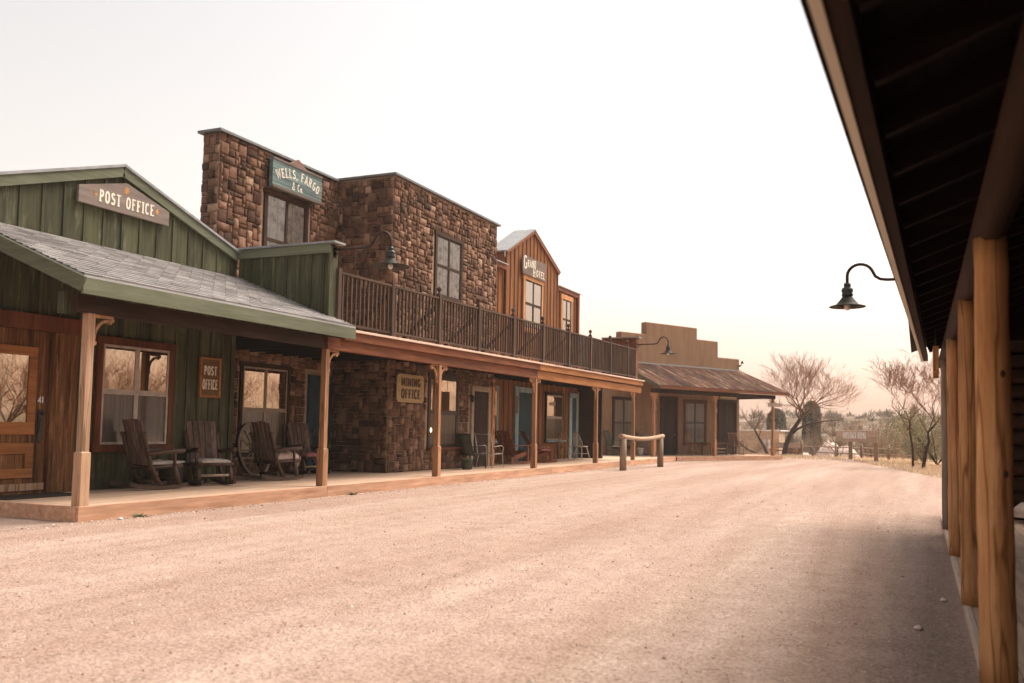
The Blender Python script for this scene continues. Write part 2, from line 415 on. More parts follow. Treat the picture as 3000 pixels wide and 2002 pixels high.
# ------------------------------------------------------------------ western lettering
def circ(cx, cy, rx, ry, a0, a1, n=9, p=2.6):
    o = []
    for i in range(n + 1):
        a = R(a0 + (a1 - a0) * i / n); c, s_ = math.cos(a), math.sin(a)
        o.append((cx + rx * math.copysign(abs(c) ** (2 / p), c), cy + ry * math.copysign(abs(s_) ** (2 / p), s_)))
    return o
GL = {  # width, strokes, slabs (x0, x1, y)
 'P': (.62, [[(.14, 0), (.14, 1)], [(.14, .95)] + circ(.3, .72, .2, .22, 90, -90, 7) + [(.14, .5)]], [(0, .3, .04), (0, .3, .96)]),
 'O': (.66, [circ(.33, .5, .22, .44, 90, 450, 16)], []),
 'S': (.6, [circ(.3, .73, .18, .2, 20, 180, 6) + circ(.3, .27, .2, .21, 90, -160, 9)], []),
 'T': (.64, [[(.32, 0), (.32, 1)]], [(.16, .48, .04), (.02, .62, .94)]),
 'F': (.6, [[(.15, 0), (.15, 1)], [(.15, .52), (.42, .52)]], [(0, .32, .04), (0, .56, .94)]),
 'I': (.34, [[(.17, 0), (.17, 1)]], [(0, .34, .04), (0, .34, .96)]),
 'C': (.62, [circ(.33, .5, .21, .44, 40, 320, 12)], []),
 'E': (.62, [[(.15, 0), (.15, 1)], [(.15, .52), (.42, .52)]], [(0, .58, .05), (0, .56, .95)]),
 'W': (.9, [[(.08, 1), (.27, .05), (.45, .9), (.63, .05), (.82, 1)]], [(0, .2, .97), (.7, .9, .97)]),
 'L': (.58, [[(.15, 0), (.15, 1)]], [(0, .3, .96), (0, .55, .05)]),
 'A': (.72, [[(.1, 0), (.36, .96), (.62, 0)], [(.2, .34), (.52, .34)]], [(0, .24, .03), (.5, .74, .03)]),
 'R': (.68, [[(.14, 0), (.14, 1)], [(.14, .95)] + circ(.3, .74, .2, .21, 90, -90, 7) + [(.14, .53)], [(.32, .5), (.56, .02)]], [(0, .28, .04), (0, .28, .96)]),
 'G': (.66, [circ(.33, .5, .21, .44, 40, 330, 12), [(.53, .1), (.53, .42)]], [(.36, .64, .44)]),
 'M': (.82, [[(.12, 0), (.12, 1)], [(.14, .95), (.4, .3), (.66, .95)], [(.69, 0), (.69, 1)]], [(0, .25, .04), (.56, .82, .04)]),
 'N': (.7, [[(.12, 0), (.12, 1)], [(.14, .95), (.56, .05)], [(.58, 0), (.58, 1)]], [(0, .24, .04), (.46, .7, .96)]),
 'D': (.66, [[(.14, 0), (.14, 1)], [(.14, .95)] + circ(.3, .5, .23, .45, 90, -90, 9) + [(.14, .05)]], []),
 'H': (.7, [[(.13, 0), (.13, 1)], [(.57, 0), (.57, 1)], [(.13, .5), (.57, .5)]], [(0, .26, .04), (0, .26, .96), (.44, .7, .04), (.44, .7, .96)]),
 'B': (.64, [[(.14, 0), (.14, 1)], [(.14, .95)] + circ(.3, .75, .17, .2, 90, -90, 7) + [(.14, .54)], [(.3, .51)] + circ(.32, .27, .2, .22, 90, -90, 7) + [(.14, .05)]], []),
 'K': (.68, [[(.14, 0), (.14, 1)], [(.16, .42), (.54, .98)], [(.3, .58), (.58, .02)]], [(0, .28, .04), (0, .28, .96)]),
 'o': (.5, [circ(.25, .3, .17, .25, 90, 450, 12)], []),
 '&': (.74, [[(.66, .02), (.2, .68)] + circ(.34, .8, .14, .15, 180, 0, 6) + [(.16, .34)] + circ(.28, .2, .18, .17, 160, 330, 6) + [(.62, .5)]], []),
 ',': (.26, [[(.15, .12), (.08, -.14)]], []), '.': (.26, [[(.13, 0), (.13, .14)]], []),
 '4': (.62, [[(.44, 0), (.44, 1), (.06, .32), (.6, .32)]], []), '1': (.36, [[(.08, .82), (.2, .98), (.2, 0)]], []),
}
def ribbon(mb, pts, t, place, d, mi=0):
    closed = math.hypot(pts[0][0] - pts[-1][0], pts[0][1] - pts[-1][1]) < 1e-3 and len(pts) > 3
    if closed: pts = pts[:-1]
    n = len(pts); l = []; r = []
    for i in range(n):
        a = pts[(i - 1) % n] if (closed or i > 0) else None; b = pts[(i + 1) % n] if (closed or i < n - 1) else None
        p = pts[i]; ns = []
        for u, w in ((a, p), (p, b)):
            if u and w:
                dx, dy = w[0] - u[0], w[1] - u[1]; q = math.hypot(dx, dy) or 1; ns.append((-dy / q, dx / q))
        nx = sum(k[0] for k in ns); ny = sum(k[1] for k in ns); q = math.hypot(nx, ny) or 1; nx /= q; ny /= q
        mt = 1 / max(.45, nx * ns[0][0] + ny * ns[0][1]); w_ = t / 2 * mt
        l.append((p[0] + nx * w_, p[1] + ny * w_)); r.append((p[0] - nx * w_, p[1] - ny * w_))
    m = n if closed else n - 1
    v = [place(*q, 0) for q in l] + [place(*q, 0) for q in r] + [place(*q, d) for q in l] + [place(*q, d) for q in r]
    f = []
    for i in range(m):
        j = (i + 1) % n
        f += [(2 * n + i, 3 * n + i, 3 * n + j, 2 * n + j), (i, 2 * n + i, 2 * n + j, j), (n + i, n + j, 3 * n + j, 3 * n + i)]
    mb.add(v, f, mi, .5)
def letters(mb, text, h, place, gap=.1, t=.2, sx=1.0, mi=0, arc=None, width=None):
    """place(u, w, d): u along the line (centred), w up, d outward"""
    tot = sum((GL[c][0] if c != ' ' else .45) + gap for c in text) - gap
    if width: sx = width / (tot * h)
    u = -tot / 2; k = 0
    for c in text:
        w = GL[c][0] if c != ' ' else .45
        if c != ' ':
            mid = u + w / 2
            def pl(a, b, d, u=u, mid=mid):
                A = (a + u - mid) * sx * h; Bv = b * h; cu = mid * sx * h; cw = 0
                if arc:
                    th = mid * sx * h / arc; cu = arc * math.sin(th); cw = arc * math.cos(th) - arc
                    A, Bv = A * math.cos(th) + Bv * math.sin(th), -A * math.sin(th) + Bv * math.cos(th)
                return place(cu + A, cw + Bv, d)
            for st in GL[c][1]:
                k += 1; ribbon(mb, st, t, pl, .004 + .00025 * (k % 5))
            for (a, b, y) in GL[c][2]:
                k += 1; ribbon(mb, [(a, y), (b, y)], .11, pl, .0055 + .00025 * (k % 5))
        u += w + gap
def on_wall(x, y, z):  # text plane facing +X, u to +Y
    return lambda u, w, d: (x + d, y + u, z + w)

# ------------------------------------------------------------------ helpers for buildings (all face +X)
def board_wall(mb, x, y0, y1, z0, top, step=.4, th=.02, bat=.055, mi=0, t0=.06):
    y = y0
    while y < y1 - .01:
        ye = min(y + step, y1)
        mb.box(x - t0, x, y, ye, z0, 0, mi, None, (top(y), top(ye)))
        if ye < y1 - .01:
            mb.box(x, x + th, ye - bat / 2, ye + bat / 2, z0, 0, mi, None, (top(ye - bat / 2) - .002, top(ye + bat / 2) - .002))
        y = ye
def window(par, x, y0, y1, z0, z1, case='red_casing', cw=.11, sash='sash_tan', cols=2, up='glass_bright', low='insect_screen',
           cur='curtain_beige', sill=None, world=True, meet=.5, bars=False, sillw=.0, sashw=.045):
    w = MB(); d = .055
    w.box(x, x + d, y0, y0 + cw, z0, z1); w.box(x, x + d, y1 - cw, y1, z0, z1)
    w.box(x, x + d + .008, y0 - .03, y1 + .03, z1, z1 + cw * 1.15)
    w.box(x, x + d + .02, y0 - .03, y1 + .03, z0 - cw * 1.1, z0)
    win = w.build('window', [case], par, .004, world)
    if sill:
        q = MB(); q.box(x + d + .021, x + d + .11, y0 - .06 - sillw, y1 + .06 + sillw, z0 - cw * .9, z0 - .01)
        q.build('sill', [sill], win, .004, world)
    a, b = y0 + cw, y1 - cw
    m = MB(); zm = z0 + (z1 - z0) * meet; pw = (b - a) / cols
    for i in range(cols):
        l, r = a + i * pw, a + (i + 1) * pw
        for (q0, q1, xo) in ((zm, z1, .0), (z0, zm, .012)):
            m.box(x + .012 + xo, x + .04 + xo * .4, l + .001, l + sashw, q0 + .001, q1 - .001); m.box(x + .012 + xo, x + .04 + xo * .4, r - sashw, r - .001, q0 + .001, q1 - .001)
            m.box(x + .012 + xo, x + .038 + xo * .4, l + sashw, r - sashw, q0 + .001, q0 + sashw); m.box(x + .012 + xo, x + .038 + xo * .4, l + sashw, r - sashw, q1 - sashw, q1 - .001)
    m.build('sash', [sash], win, 0, world)
    for i in range(cols):
        l, r = a + i * pw + sashw, a + (i + 1) * pw - sashw
        for (q0, q1, mt, xo) in ((zm + sashw, z1 - sashw, up, .03), (z0 + sashw, zm - sashw, low, .028)):
            MB().quad((x + xo, l, q0), (x + xo, r, q0), (x + xo, r, q1), (x + xo, l, q1)).build('pane', [mt], win, 0, world)
    if cur:
        c = MB(); n = 60; v = []
        for i in range(n + 1):
            yy = a + (b - a) * i / n; xx = x + .008 + .0025 * math.sin(i * 1.7) + .002 * math.sin(i * .61)
            v += [(xx, yy, z0), (xx, yy, z1)]
        c.add(v, [(2 * i, 2 * i + 2, 2 * i + 3, 2 * i + 1) for i in range(n)], 0, .5)
        c.build('curtain', [cur], win, 0, world)
    return win
def shingles(mb, x0, z0, x1, z1, ya, yb, mi=0, row=.14, tab=.30):
    """shed roof of overlapping shingle courses from eave (x0,z0) up to (x1,z1)"""
    ln = math.hypot(x1 - x0, z1 - z0); n = int(ln / row); dx, dz = (x1 - x0) / n, (z1 - z0) / n
    nx, nz = -(z1 - z0) / ln, (x1 - x0) / ln
    if nz < 0: nx, nz = -nx, -nz
    for i in range(n):
        y = ya - (i % 2) * tab / 2
        ax, az = x0 + dx * i + nx * .022, z0 + dz * i + nz * .022
        bx, bz = x0 + dx * (i + 1) + nx * .003, z0 + dz * (i + 1) + nz * .003
        while y < yb:
            l = max(ya, y + .003); r = min(yb, y + tab - .003)
            if r - l > .02:
                h = random.uniform(0, .004)
                mb.add([(ax + nx * h, l, az + nz * h), (ax + nx * h, r, az + nz * h), (bx, r, bz), (bx, l, bz), (ax - nx * .022, l, az - nz * .022), (ax - nx * .022, r, az - nz * .022)],
                       [(0, 1, 2, 3), (4, 5, 1, 0)], mi)
            y += tab
def ashlar(mb, O, U, Nn, w, h, skip=lambda u, v: False, cell=.093, seed=1, top=None):
    """random squared stones standing proud of the plane O + u*U + v*Z along Nn"""
    rnd = random.Random(seed); nu = max(1, round(w / cell)); nv = max(1, round(h / cell)); cu, cv = w / nu, h / nv
    used = [[skip((i + .5) * cu, (j + .5) * cv) for j in range(nv)] for i in range(nu)]
    O = Vector(O); U = Vector(U); Nn = Vector(Nn); Z = Vector((0, 0, 1))
    for j in range(nv):
        for i in range(nu):
            if used[i][j]: continue
            sw, sh = rnd.choice([(3, 2), (4, 2), (2, 1), (3, 3), (3, 2), (2, 2), (3, 1), (4, 2), (1, 1), (2, 2), (2, 3), (1, 2)])
            while sw > 1 and (i + sw > nu or any(used[i + a][j] for a in range(sw))): sw -= 1
            while sh > 1 and (j + sh > nv or any(used[i + a][j + sh - 1] for a in range(sw))): sh -= 1
            while sh > 1 and any(used[i + a][j + b] for a in range(sw) for b in range(sh)): sh -= 1
            for a in range(sw):
                for b in range(sh): used[i + a][j + b] = True
            g = rnd.uniform(.006, .012); u0, u1, v0, v1 = i * cu + g, (i + sw) * cu - g, j * cv + g, (j + sh) * cv - g
            k = 4; dep = rnd.uniform(.025, .06); tu, tv = rnd.uniform(-.012, .012), rnd.uniform(-.012, .012)
            vs = []
            for a in range(k + 1):
                for b in range(k + 1):
                    fu, fv = a / k, b / k; e = min(fu, 1 - fu, fv, 1 - fv)
                    pu = u0 + (u1 - u0) * (fu if 0 < e else fu) ; pv = v0 + (v1 - v0) * fv
                    if e == 0:
                        dd = dep * .45; pu += rnd.uniform(-.009, .009); pv += rnd.uniform(-.009, .009)
                    else:
                        dd = dep + tu * (fu - .5) * 2 + tv * (fv - .5) * 2 + rnd.uniform(-.007, .009)
                        if fu < .3: pu -= (u1 - u0) * .12
                        if fu > .7: pu += (u1 - u0) * .12
                        if fv < .3: pv -= (v1 - v0) * .12
                        if fv > .7: pv += (v1 - v0) * .12
                    vs.append(O + U * pu + Z * pv + Nn * dd)
            f = [(a * (k + 1) + b, (a + 1) * (k + 1) + b, (a + 1) * (k + 1) + b + 1, a * (k + 1) + b + 1) for a in range(k) for b in range(k)]
            ring = [(a, 0) for a in range(k)] + [(k, b) for b in range(k)] + [(a, k) for a in range(k, 0, -1)] + [(0, b) for b in range(k, 0, -1)]
            o = len(vs)
            for a, b in ring:
                vs.append(O + U * (u0 + (u1 - u0) * a / k) + Z * (v0 + (v1 - v0) * b / k))
            for q in range(len(ring)):
                a, b = ring[q]; c, d = ring[(q + 1) % len(ring)]
                f.append((a * (k + 1) + b, o + q, o + (q + 1) % len(ring), c * (k + 1) + d))
            mb.add(vs, f, 0, min(1, max(0, rnd.gauss(.47, .22))), True)
def post(par, x, y, z0, z1, mat='cedar', base=.72, bw=.155, sw=.117, br=(1,), world=True, brmat='cedar', bs=1.0):
    p = MB(); p.box(x - sw / 2, x + sw / 2, y - sw / 2, y + sw / 2, z0 + base - .01, z1)
    po = p.build('porch_post', [mat], par, .006, world)
    b = MB(); h = bw / 2; c = .02
    b.box(x - h, x + h, y - h, y + h, z0, z0 + base)
    v = [(x - h, y - h), (x + h, y - h), (x + h, y + h), (x - h, y + h)]; hi = sw / 2 + .001
    v2 = [(x - hi, y - hi), (x + hi, y - hi), (x + hi, y + hi), (x - hi, y + hi)]
    b.add([(*q, z0 + base) for q in v] + [(*q, z0 + base + c) for q in v2], [(i, (i + 1) % 4, 4 + (i + 1) % 4, 4 + i) for i in range(4)])
    b.build('post_base', [mat], po, .005, world)
    for s_ in br: bracket(po, x, y + s_ * sw / 2, z1, s_, brmat, world, bs)
    return po
def bracket(par, x, y, z, s_, mat, world=True, k=1.0):
    """scroll-sawn corner bracket in the plane of the facade"""
    b = MB(); t = .045
    def pl(u, w, d): return (x - t / 2 + d, y + s_ * u * k, z + w * k)
    def strip(pts, wd, tt=t):
        l = []; r = []
        for i, p in enumerate(pts):
            a = pts[max(0, i - 1)]; c = pts[min(len(pts) - 1, i + 1)]; dx, dy = c[0] - a[0], c[1] - a[1]; q = math.hypot(dx, dy)
            l.append((p[0] - dy / q * wd / 2, p[1] + dx / q * wd / 2)); r.append((p[0] + dy / q * wd / 2, p[1] - dx / q * wd / 2))
        for i in range(len(pts) - 1):
            b.prism([l[i], r[i], r[i + 1], l[i + 1]], pl, tt)
    strip([(.0, -.022), (.34, -.022)], .044)
    b.prism([(0, -.044), (.036, -.044), (.036, -.36), (0, -.36)], pl, t * .96)
    arc = [(.03 + .24 * (1 - math.cos(R(a))) + 0.0, -.36 + .29 * math.sin(R(a))) for a in range(0, 100, 15)]
    strip(arc, .04, t * .9)
    for cx, cy, r in ((.29, -.085, .036), (.335, -.06, .024), (.035, -.4, .034)):
        b.prism([(cx + r * math.cos(R(a)), cy + r * math.sin(R(a))) for a in range(0, 360, 36)], pl, t * 1.04)
    b.build('bracket', [mat], par, 0, world)

# ================================================================== SETTING
def gz(x, y):
    h = 0.0
    t = min(1, max(0, (y - 58) / 22)); t = t * t * (3 - 2 * t); h -= 1.5 * t
    if y > 110:
        q = min(1, (y - 110) / 90); q = q * q * (3 - 2 * q)
        h += q * (5.3 + 1.0 * math.sin(x * .028 + 1.0) + .8 * math.sin(x * .071 + 2.2) + .5 * math.sin(x * .19))
    # a low bank on the far side of the side street (reflected in the windows)
    return h
def terrain():
    ys = [-14 + i * 2 for i in range(37)] + [62 + i * 3 for i in range(50)] + [215, 240, 300, 420, 620]
    xs = [-500, -300, -200, -140] + [-110 + i * 5 for i in range(45)] + [130, 200, 300, 500]
    v = [(x, y, gz(x, y)) for y in ys for x in xs]; nx = len(xs)
    mb = MB(); mbh = MB()
    for j in range(len(ys) - 1):
        for i in range(nx - 1):
            pass
    g = MB(); h = MB()
    fg = []; fh = []
    for j in range(len(ys) - 1):
        for i in range(nx - 1):
            q = (j * nx + i, j * nx + i + 1, (j + 1) * nx + i + 1, (j + 1) * nx + i)
            (fh if ys[j] >= 110 else fg).append(q)
    g.add(v, fg, 0, .5, True); h.add(v, fh, 0, .5, True)
    tag(g.build('ground', ['gravel_ground']), kind='structure')
    tag(h.build('hills', ['hill_scrub']), kind='structure')
terrain()

def pebbles():
    rnd = random.Random(5); mb = MB()
    for i in range(900):
        x = -10.28 + abs(rnd.gauss(0, .16)) if i < 760 else rnd.uniform(-10, .1); y = rnd.uniform(8, 38); q_ = rnd.uniform(.008, .022); mb.ball((x, y, 0), q_, 0, 4, sz=.7)
    for i in range(15000):
        y = 2.0 + 20 * rnd.random() ** 1.6; x = rnd.uniform(-10.2, .15)
        if y < 5 and abs(x + y * .45) > y * .85: continue
        s = rnd.uniform(.004, .011) * (1 + .35 * (rnd.random() < .06) * 2)
        a = rnd.uniform(0, 6.28); ca, sa = math.cos(a) * s, math.sin(a) * s; k = rnd.uniform(.6, 1.1)
        mb.add([(x + ca, y + sa, .0), (x - sa * k, y + ca * k, 0), (x - ca, y - sa, 0), (x + sa * k, y - ca * k, 0), (x + ca * .2, y + sa * .3, s * rnd.uniform(.6, 1.0))],
               [(0, 1, 4), (1, 2, 4), (2, 3, 4), (3, 0, 4)], 0)
    tag(mb.build('gravel', ['pebble_mix']), 'loose pale and reddish gravel scattered over the street', 'gravel', kind='stuff')
twig_mat('pebble_mix', [(0, (.24, .13, .09)), (.4, (.46, .31, .24)), (.8, (.62, .46, .38)), (1, (.8, .68, .6))])
pebbles()

# boardwalk along the left row, bending towards the adobe front
AX, AY, AR = -11.1, 41.0, -27.7
def ad2w(x, s):   # adobe frame -> world
    a = R(27.7); return (AX + x * math.cos(a) + s * math.sin(a), AY - x * math.sin(a) + s * math.cos(a))
def boardwalk():
    mb = MB(); x = -14.2; w = .142
    while x < -10.36:
        xe = min(x + w - .006, -10.345); y = 8.98
        for b in (rb for rb in [14.2 + random.uniform(-2, 2), 21 + random.uniform(-2, 2), 28 + random.uniform(-2, 2), 42.4 + (x + 10.3) * .52]):
            mb.box(x, xe, y, b - .004, .12, .2 + random.uniform(-.0015, .0015), 0); y = b
        x += w
    # adobe stretch
    s = -.1
    for k in range(18):
        x1 = .3 - k * w - .045
        a, b = ad2w(x1 - w + .006, 1.3 - k * .075), ad2w(x1, 1.3 - k * .075); c, d = ad2w(x1, 9.35), ad2w(x1 - w + .006, 9.35)
        mb.add([(*a, .12), (*b, .12), (*c, .12), (*d, .12), (*a, .196), (*b, .196), (*c, .196), (*d, .196)],
               [(0, 3, 2, 1), (4, 5, 6, 7), (0, 1, 5, 4), (1, 2, 6, 5), (2, 3, 7, 6), (3, 0, 4, 7)], 0)
    o = tag(mb.build('boardwalk', ['deck_boards']), kind='structure')
    e = MB(); ys = [8.94, 14.6, 20.4, 26.3, 32.1, 37.5, 42.0]
    for i in range(len(ys) - 1): e.box(-10.344, -10.3, ys[i] + .002, ys[i + 1] - .002, -.05, .205)
    e.box(-14.2, -10.345, 8.935, 8.978, -.05, .205)
    sp = [1.25, 5.2, 9.35]
    for i in range(2):
        a, b = ad2w(.3, sp[i]), ad2w(.3, sp[i + 1]); e.bar((*a, .078), (*b, .078), .045, .256)
    a, b = ad2w(.3, 9.37), ad2w(-2.3, 9.37); e.bar((*a, .078), (*b, .078), .045, .256)
    e.build('edge_board', ['deck_edge'], o, .006)
boardwalk()
def log_boardwalk():
    mb = MB(); x = .345; w = .145
    while x < 2.6:
        y = -3
        for b in (2 + random.uniform(-1, 1), 7 + random.uniform(-1, 1), 12 + random.uniform(-1, 1), 16.4):
            mb.box(x, x + w - .006, y, b - .004, .0, .08 + random.uniform(-.001, .001)); y = b
        x += w
    o = tag(mb.build('boardwalk', ['deck_boards']), kind='structure')
    e = MB()
    for a, b in ((-3, 3.1), (3.1, 8.6), (8.6, 16.4)): e.box(.3, .343, a + .002, b - .002, -.05, .085)
    e.build('edge_board', ['trim_light'], o, .005)
log_boardwalk()

# ================================================================== GREEN POST OFFICE BUILDING
def green_building():
    B = thing('wooden_building', 'green board and batten building with a shingled porch and POST OFFICE gable', 'building', (-12.75, 11.7, .0), world=True)
    X = -12.75; pk = 11.62; zr = 5.8
    top = lambda y: zr - abs(y - pk) * .325
    w = MB()
    board_wall(w, X, 8.9, 10.3, .2, lambda y: 4.35, .31); board_wall(w, X, 10.3, 14.7, .2, lambda y: 4.35, .31)
    board_wall(w, X, 8.9, 14.68, 4.352, top, .4, .022, .05)
    w.box(X - .28, X - .0601, 8.88, 14.72, .0, 4.3); w.box(X - 7, X - .281, 8.9, 9.05, 0, 4.8); w.box(X - 7, X - .281, 14.5, 14.68, 0, 4.8)
    w.box(X - .12, X + .03, 14.58, 14.70, .2, 3.9)
    # end wall seen past the recess
    y = X - 1.0
    for i in range(4): w.box(X - .28 - .27 * (i + 1) + .01, X - .28 - .27 * i, 14.681, 14.71, .2, 4.0)
    w.build('wall', ['green_boards'], B)
    # side parapet running out to the street above the porch
    s = MB(); x = X + .02
    while x < -10.52:
        xe = min(x + .3, -10.5); s.box(x, xe, 14.72, 14.9, 3.2, 4.86)
        s.box(xe - .03, xe + .03, 14.69, 14.719, 3.2, 4.86); x += .3
    s.box(-10.499, -10.45, 14.67, 14.93, 3.3, 4.86)
    s.build('parapet', ['green_boards'], B)
    t = MB(); t.box(X + .02, -10.44, 14.655, 14.689, 4.72, 4.9)
    t.build('parapet_trim', ['green_trim_x'], B)
    f = MB(); f.box(X + .02, -10.3, 14.6, 14.97, 4.901, 4.94)
    f.build('parapet_cap', ['flashing'], B)
    # rake boards and gable roof
    r = MB()
    for sg in (-1, 1):
        ye = pk + sg * (3.02 if sg > 0 else 3.3)
        a = (X + .055, pk, zr - .075); b = (X + .055, ye, top(ye) - .075); r.bar(a, b, .05, .17)
    r.build('rake_board', ['green_trim'], B)
    g = MB()
    for sg in (-1, 1):
        ye = pk + sg * (3.06 if sg > 0 else 3.4)
        g.add([(X + .11, pk, zr + .012), (X + .11, ye, top(ye) + .012), (X - 7, ye, top(ye) + .012), (X - 7, pk, zr + .012),
               (X + .11, pk, zr + .06), (X + .11, ye, top(ye) + .06), (X - 7, ye, top(ye) + .06), (X - 7, pk, zr + .06)],
              [(0, 1, 2, 3), (7, 6, 5, 4), (0, 4, 5, 1), (1, 5, 6, 2), (2, 6, 7, 3), (3, 7, 4, 0)])
    g.build('gable_roof', ['flashing'], B)
    # porch roof
    p = MB(); ex, ez, wx, wz = -10.02, 3.27, X + .03, 4.34
    shingles(p, ex - .02, ez + .02, wx, wz, 8.62, 14.98)
    p.add([(ex, 8.62, ez - .02), (ex, 14.98, ez - .02), (wx, 14.98, wz - .03), (wx, 8.62, wz - .03), (ex, 8.62, ez + .012), (ex, 14.98, ez + .012), (wx, 14.98, wz), (wx, 8.62, wz)],
          [(0, 3, 2, 1), (0, 1, 5, 4), (1, 2, 6, 5), (3, 0, 4, 7)])
    p.build('porch_roof', ['shingles'], B)
    u = MB()
    u.add([(ex - .03, 8.66, ez - .05), (ex - .03, 14.96, ez - .05), (wx, 14.96, wz - .06), (wx, 8.66, wz - .06)], [(0, 3, 2, 1)])
    for k in range(9): yy = 8.9 + k * .72; u.bar((ex - .1, yy, ez - .13), (wx, yy, wz - .14), .045, .12)
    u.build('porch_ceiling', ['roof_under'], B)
    fb = MB(); fb.box(ex - .03, ex + .01, 8.6, 14.98, ez - .24, ez - .022)
    fb.build('fascia', ['green_trim'], B, .004)
    rb = MB(); rb.bar((ex + .01, 8.6, ez - .118), (wx, 8.6, wz - .11), .04, .2)
    rb.build('fascia', ['green_trim_x'], B, .004)
    bm = MB(); bm.box(-10.46, -10.34, 8.8, 14.44, 2.83, 3.06)
    bm.build('porch_beam', ['dark_timber'], B, .004)
    bc = MB(); bc.box(-10.62, -10.5, 8.72, 8.80, 2.8, 3.1)
    bc.build('porch_beam', ['green_boards'], B)
    post(B, -10.4, 9.05, .2, 2.83, 'cedar_weathered', br=(1,))
    # door
    d = MB()
    d.box(X + .0, X + .09, 10.36, 10.62, .2, 2.77); d.box(X, X + .07, 10.621, 10.86, .2, 2.77); d.build('door_frame', ['door_timber'], B, .006)
    d = MB(); d.box(X, X + .1, 8.72, 8.94, .2, 2.77); d.build('door_frame', ['door_timber'], B, .006)
    hd = MB(); hd.box(X, X + .11, 8.72, 10.9, 2.771, 3.02); hd.build('door_header', ['red_casing'], B, .006)
    lf = MB(); lf.box(X + .0, X + .025, 8.95, 10.35, .2, 2.76)
    door = lf.build('door', ['door_timber'], B)
    rl = MB(); rx = X + .026
    for z0, z1 in ((1.13, 1.32), (.83, 1.0), (.46, .6), (2.36, 2.5)): rl.box(rx, rx + .035, 8.96, 10.12, z0, z1)
    for z0, z1 in ((1.321, 2.359), (.601, .829)): rl.box(rx, rx + .035, 9.98, 10.12, z0, z1); rl.box(rx, rx + .035, 8.96, 9.08, z0, z1)
    rl.build('door_rail', ['door_rail'], door, .004)
    sl = MB(); sl.box(rx, rx + .03, 8.96, 10.34, .26, .37); sl.build('kick_board', ['cedar_weathered'], door, .004)
    gl_ = MB().quad((rx + .014, 9.08, 1.32), (rx + .014, 9.98, 1.32), (rx + .014, 9.98, 2.36), (rx + .014, 9.08, 2.36))
    gl_.build('pane', ['glass_bright'], door)
    c = MB().quad((rx + .004, 9.08, 1.32), (rx + .004, 9.98, 1.32), (rx + .004, 9.98, 2.36), (rx + .004, 9.08, 2.36), 0, .5)
    c.build('curtain', ['curtain_grey'], door)
    lk = MB(); lk.box(rx, rx + .02, 10.19, 10.27, 1.06, 1.52)
    lk.prism([(10.19, 1.06), (10.27, 1.06), (10.23, .99)], lambda u_, w_, d_: (rx + d_, u_, w_), .02)
    lk.tube([(rx + .02, 10.21, 1.4), (rx + .06, 10.19, 1.38), (rx + .065, 10.185, 1.24), (rx + .02, 10.2, 1.16)], .011, 6); lk.ball((rx + .05, 10.25, 1.47), .025)
    lk.build('door_handle', ['black_iron'], door)
    nm = MB(); letters(nm, '41', .09, on_wall(rx + .001, 10.23, 1.63), .12, .2); nm.build('house_number', ['white_paint'], door)
    window(B, X + .02, 11.26, 13.0, .96, 2.68, 'red_casing', .115, 'sash_grey', 2, cur='curtain_grey', meet=.53)
    return B
green_building()

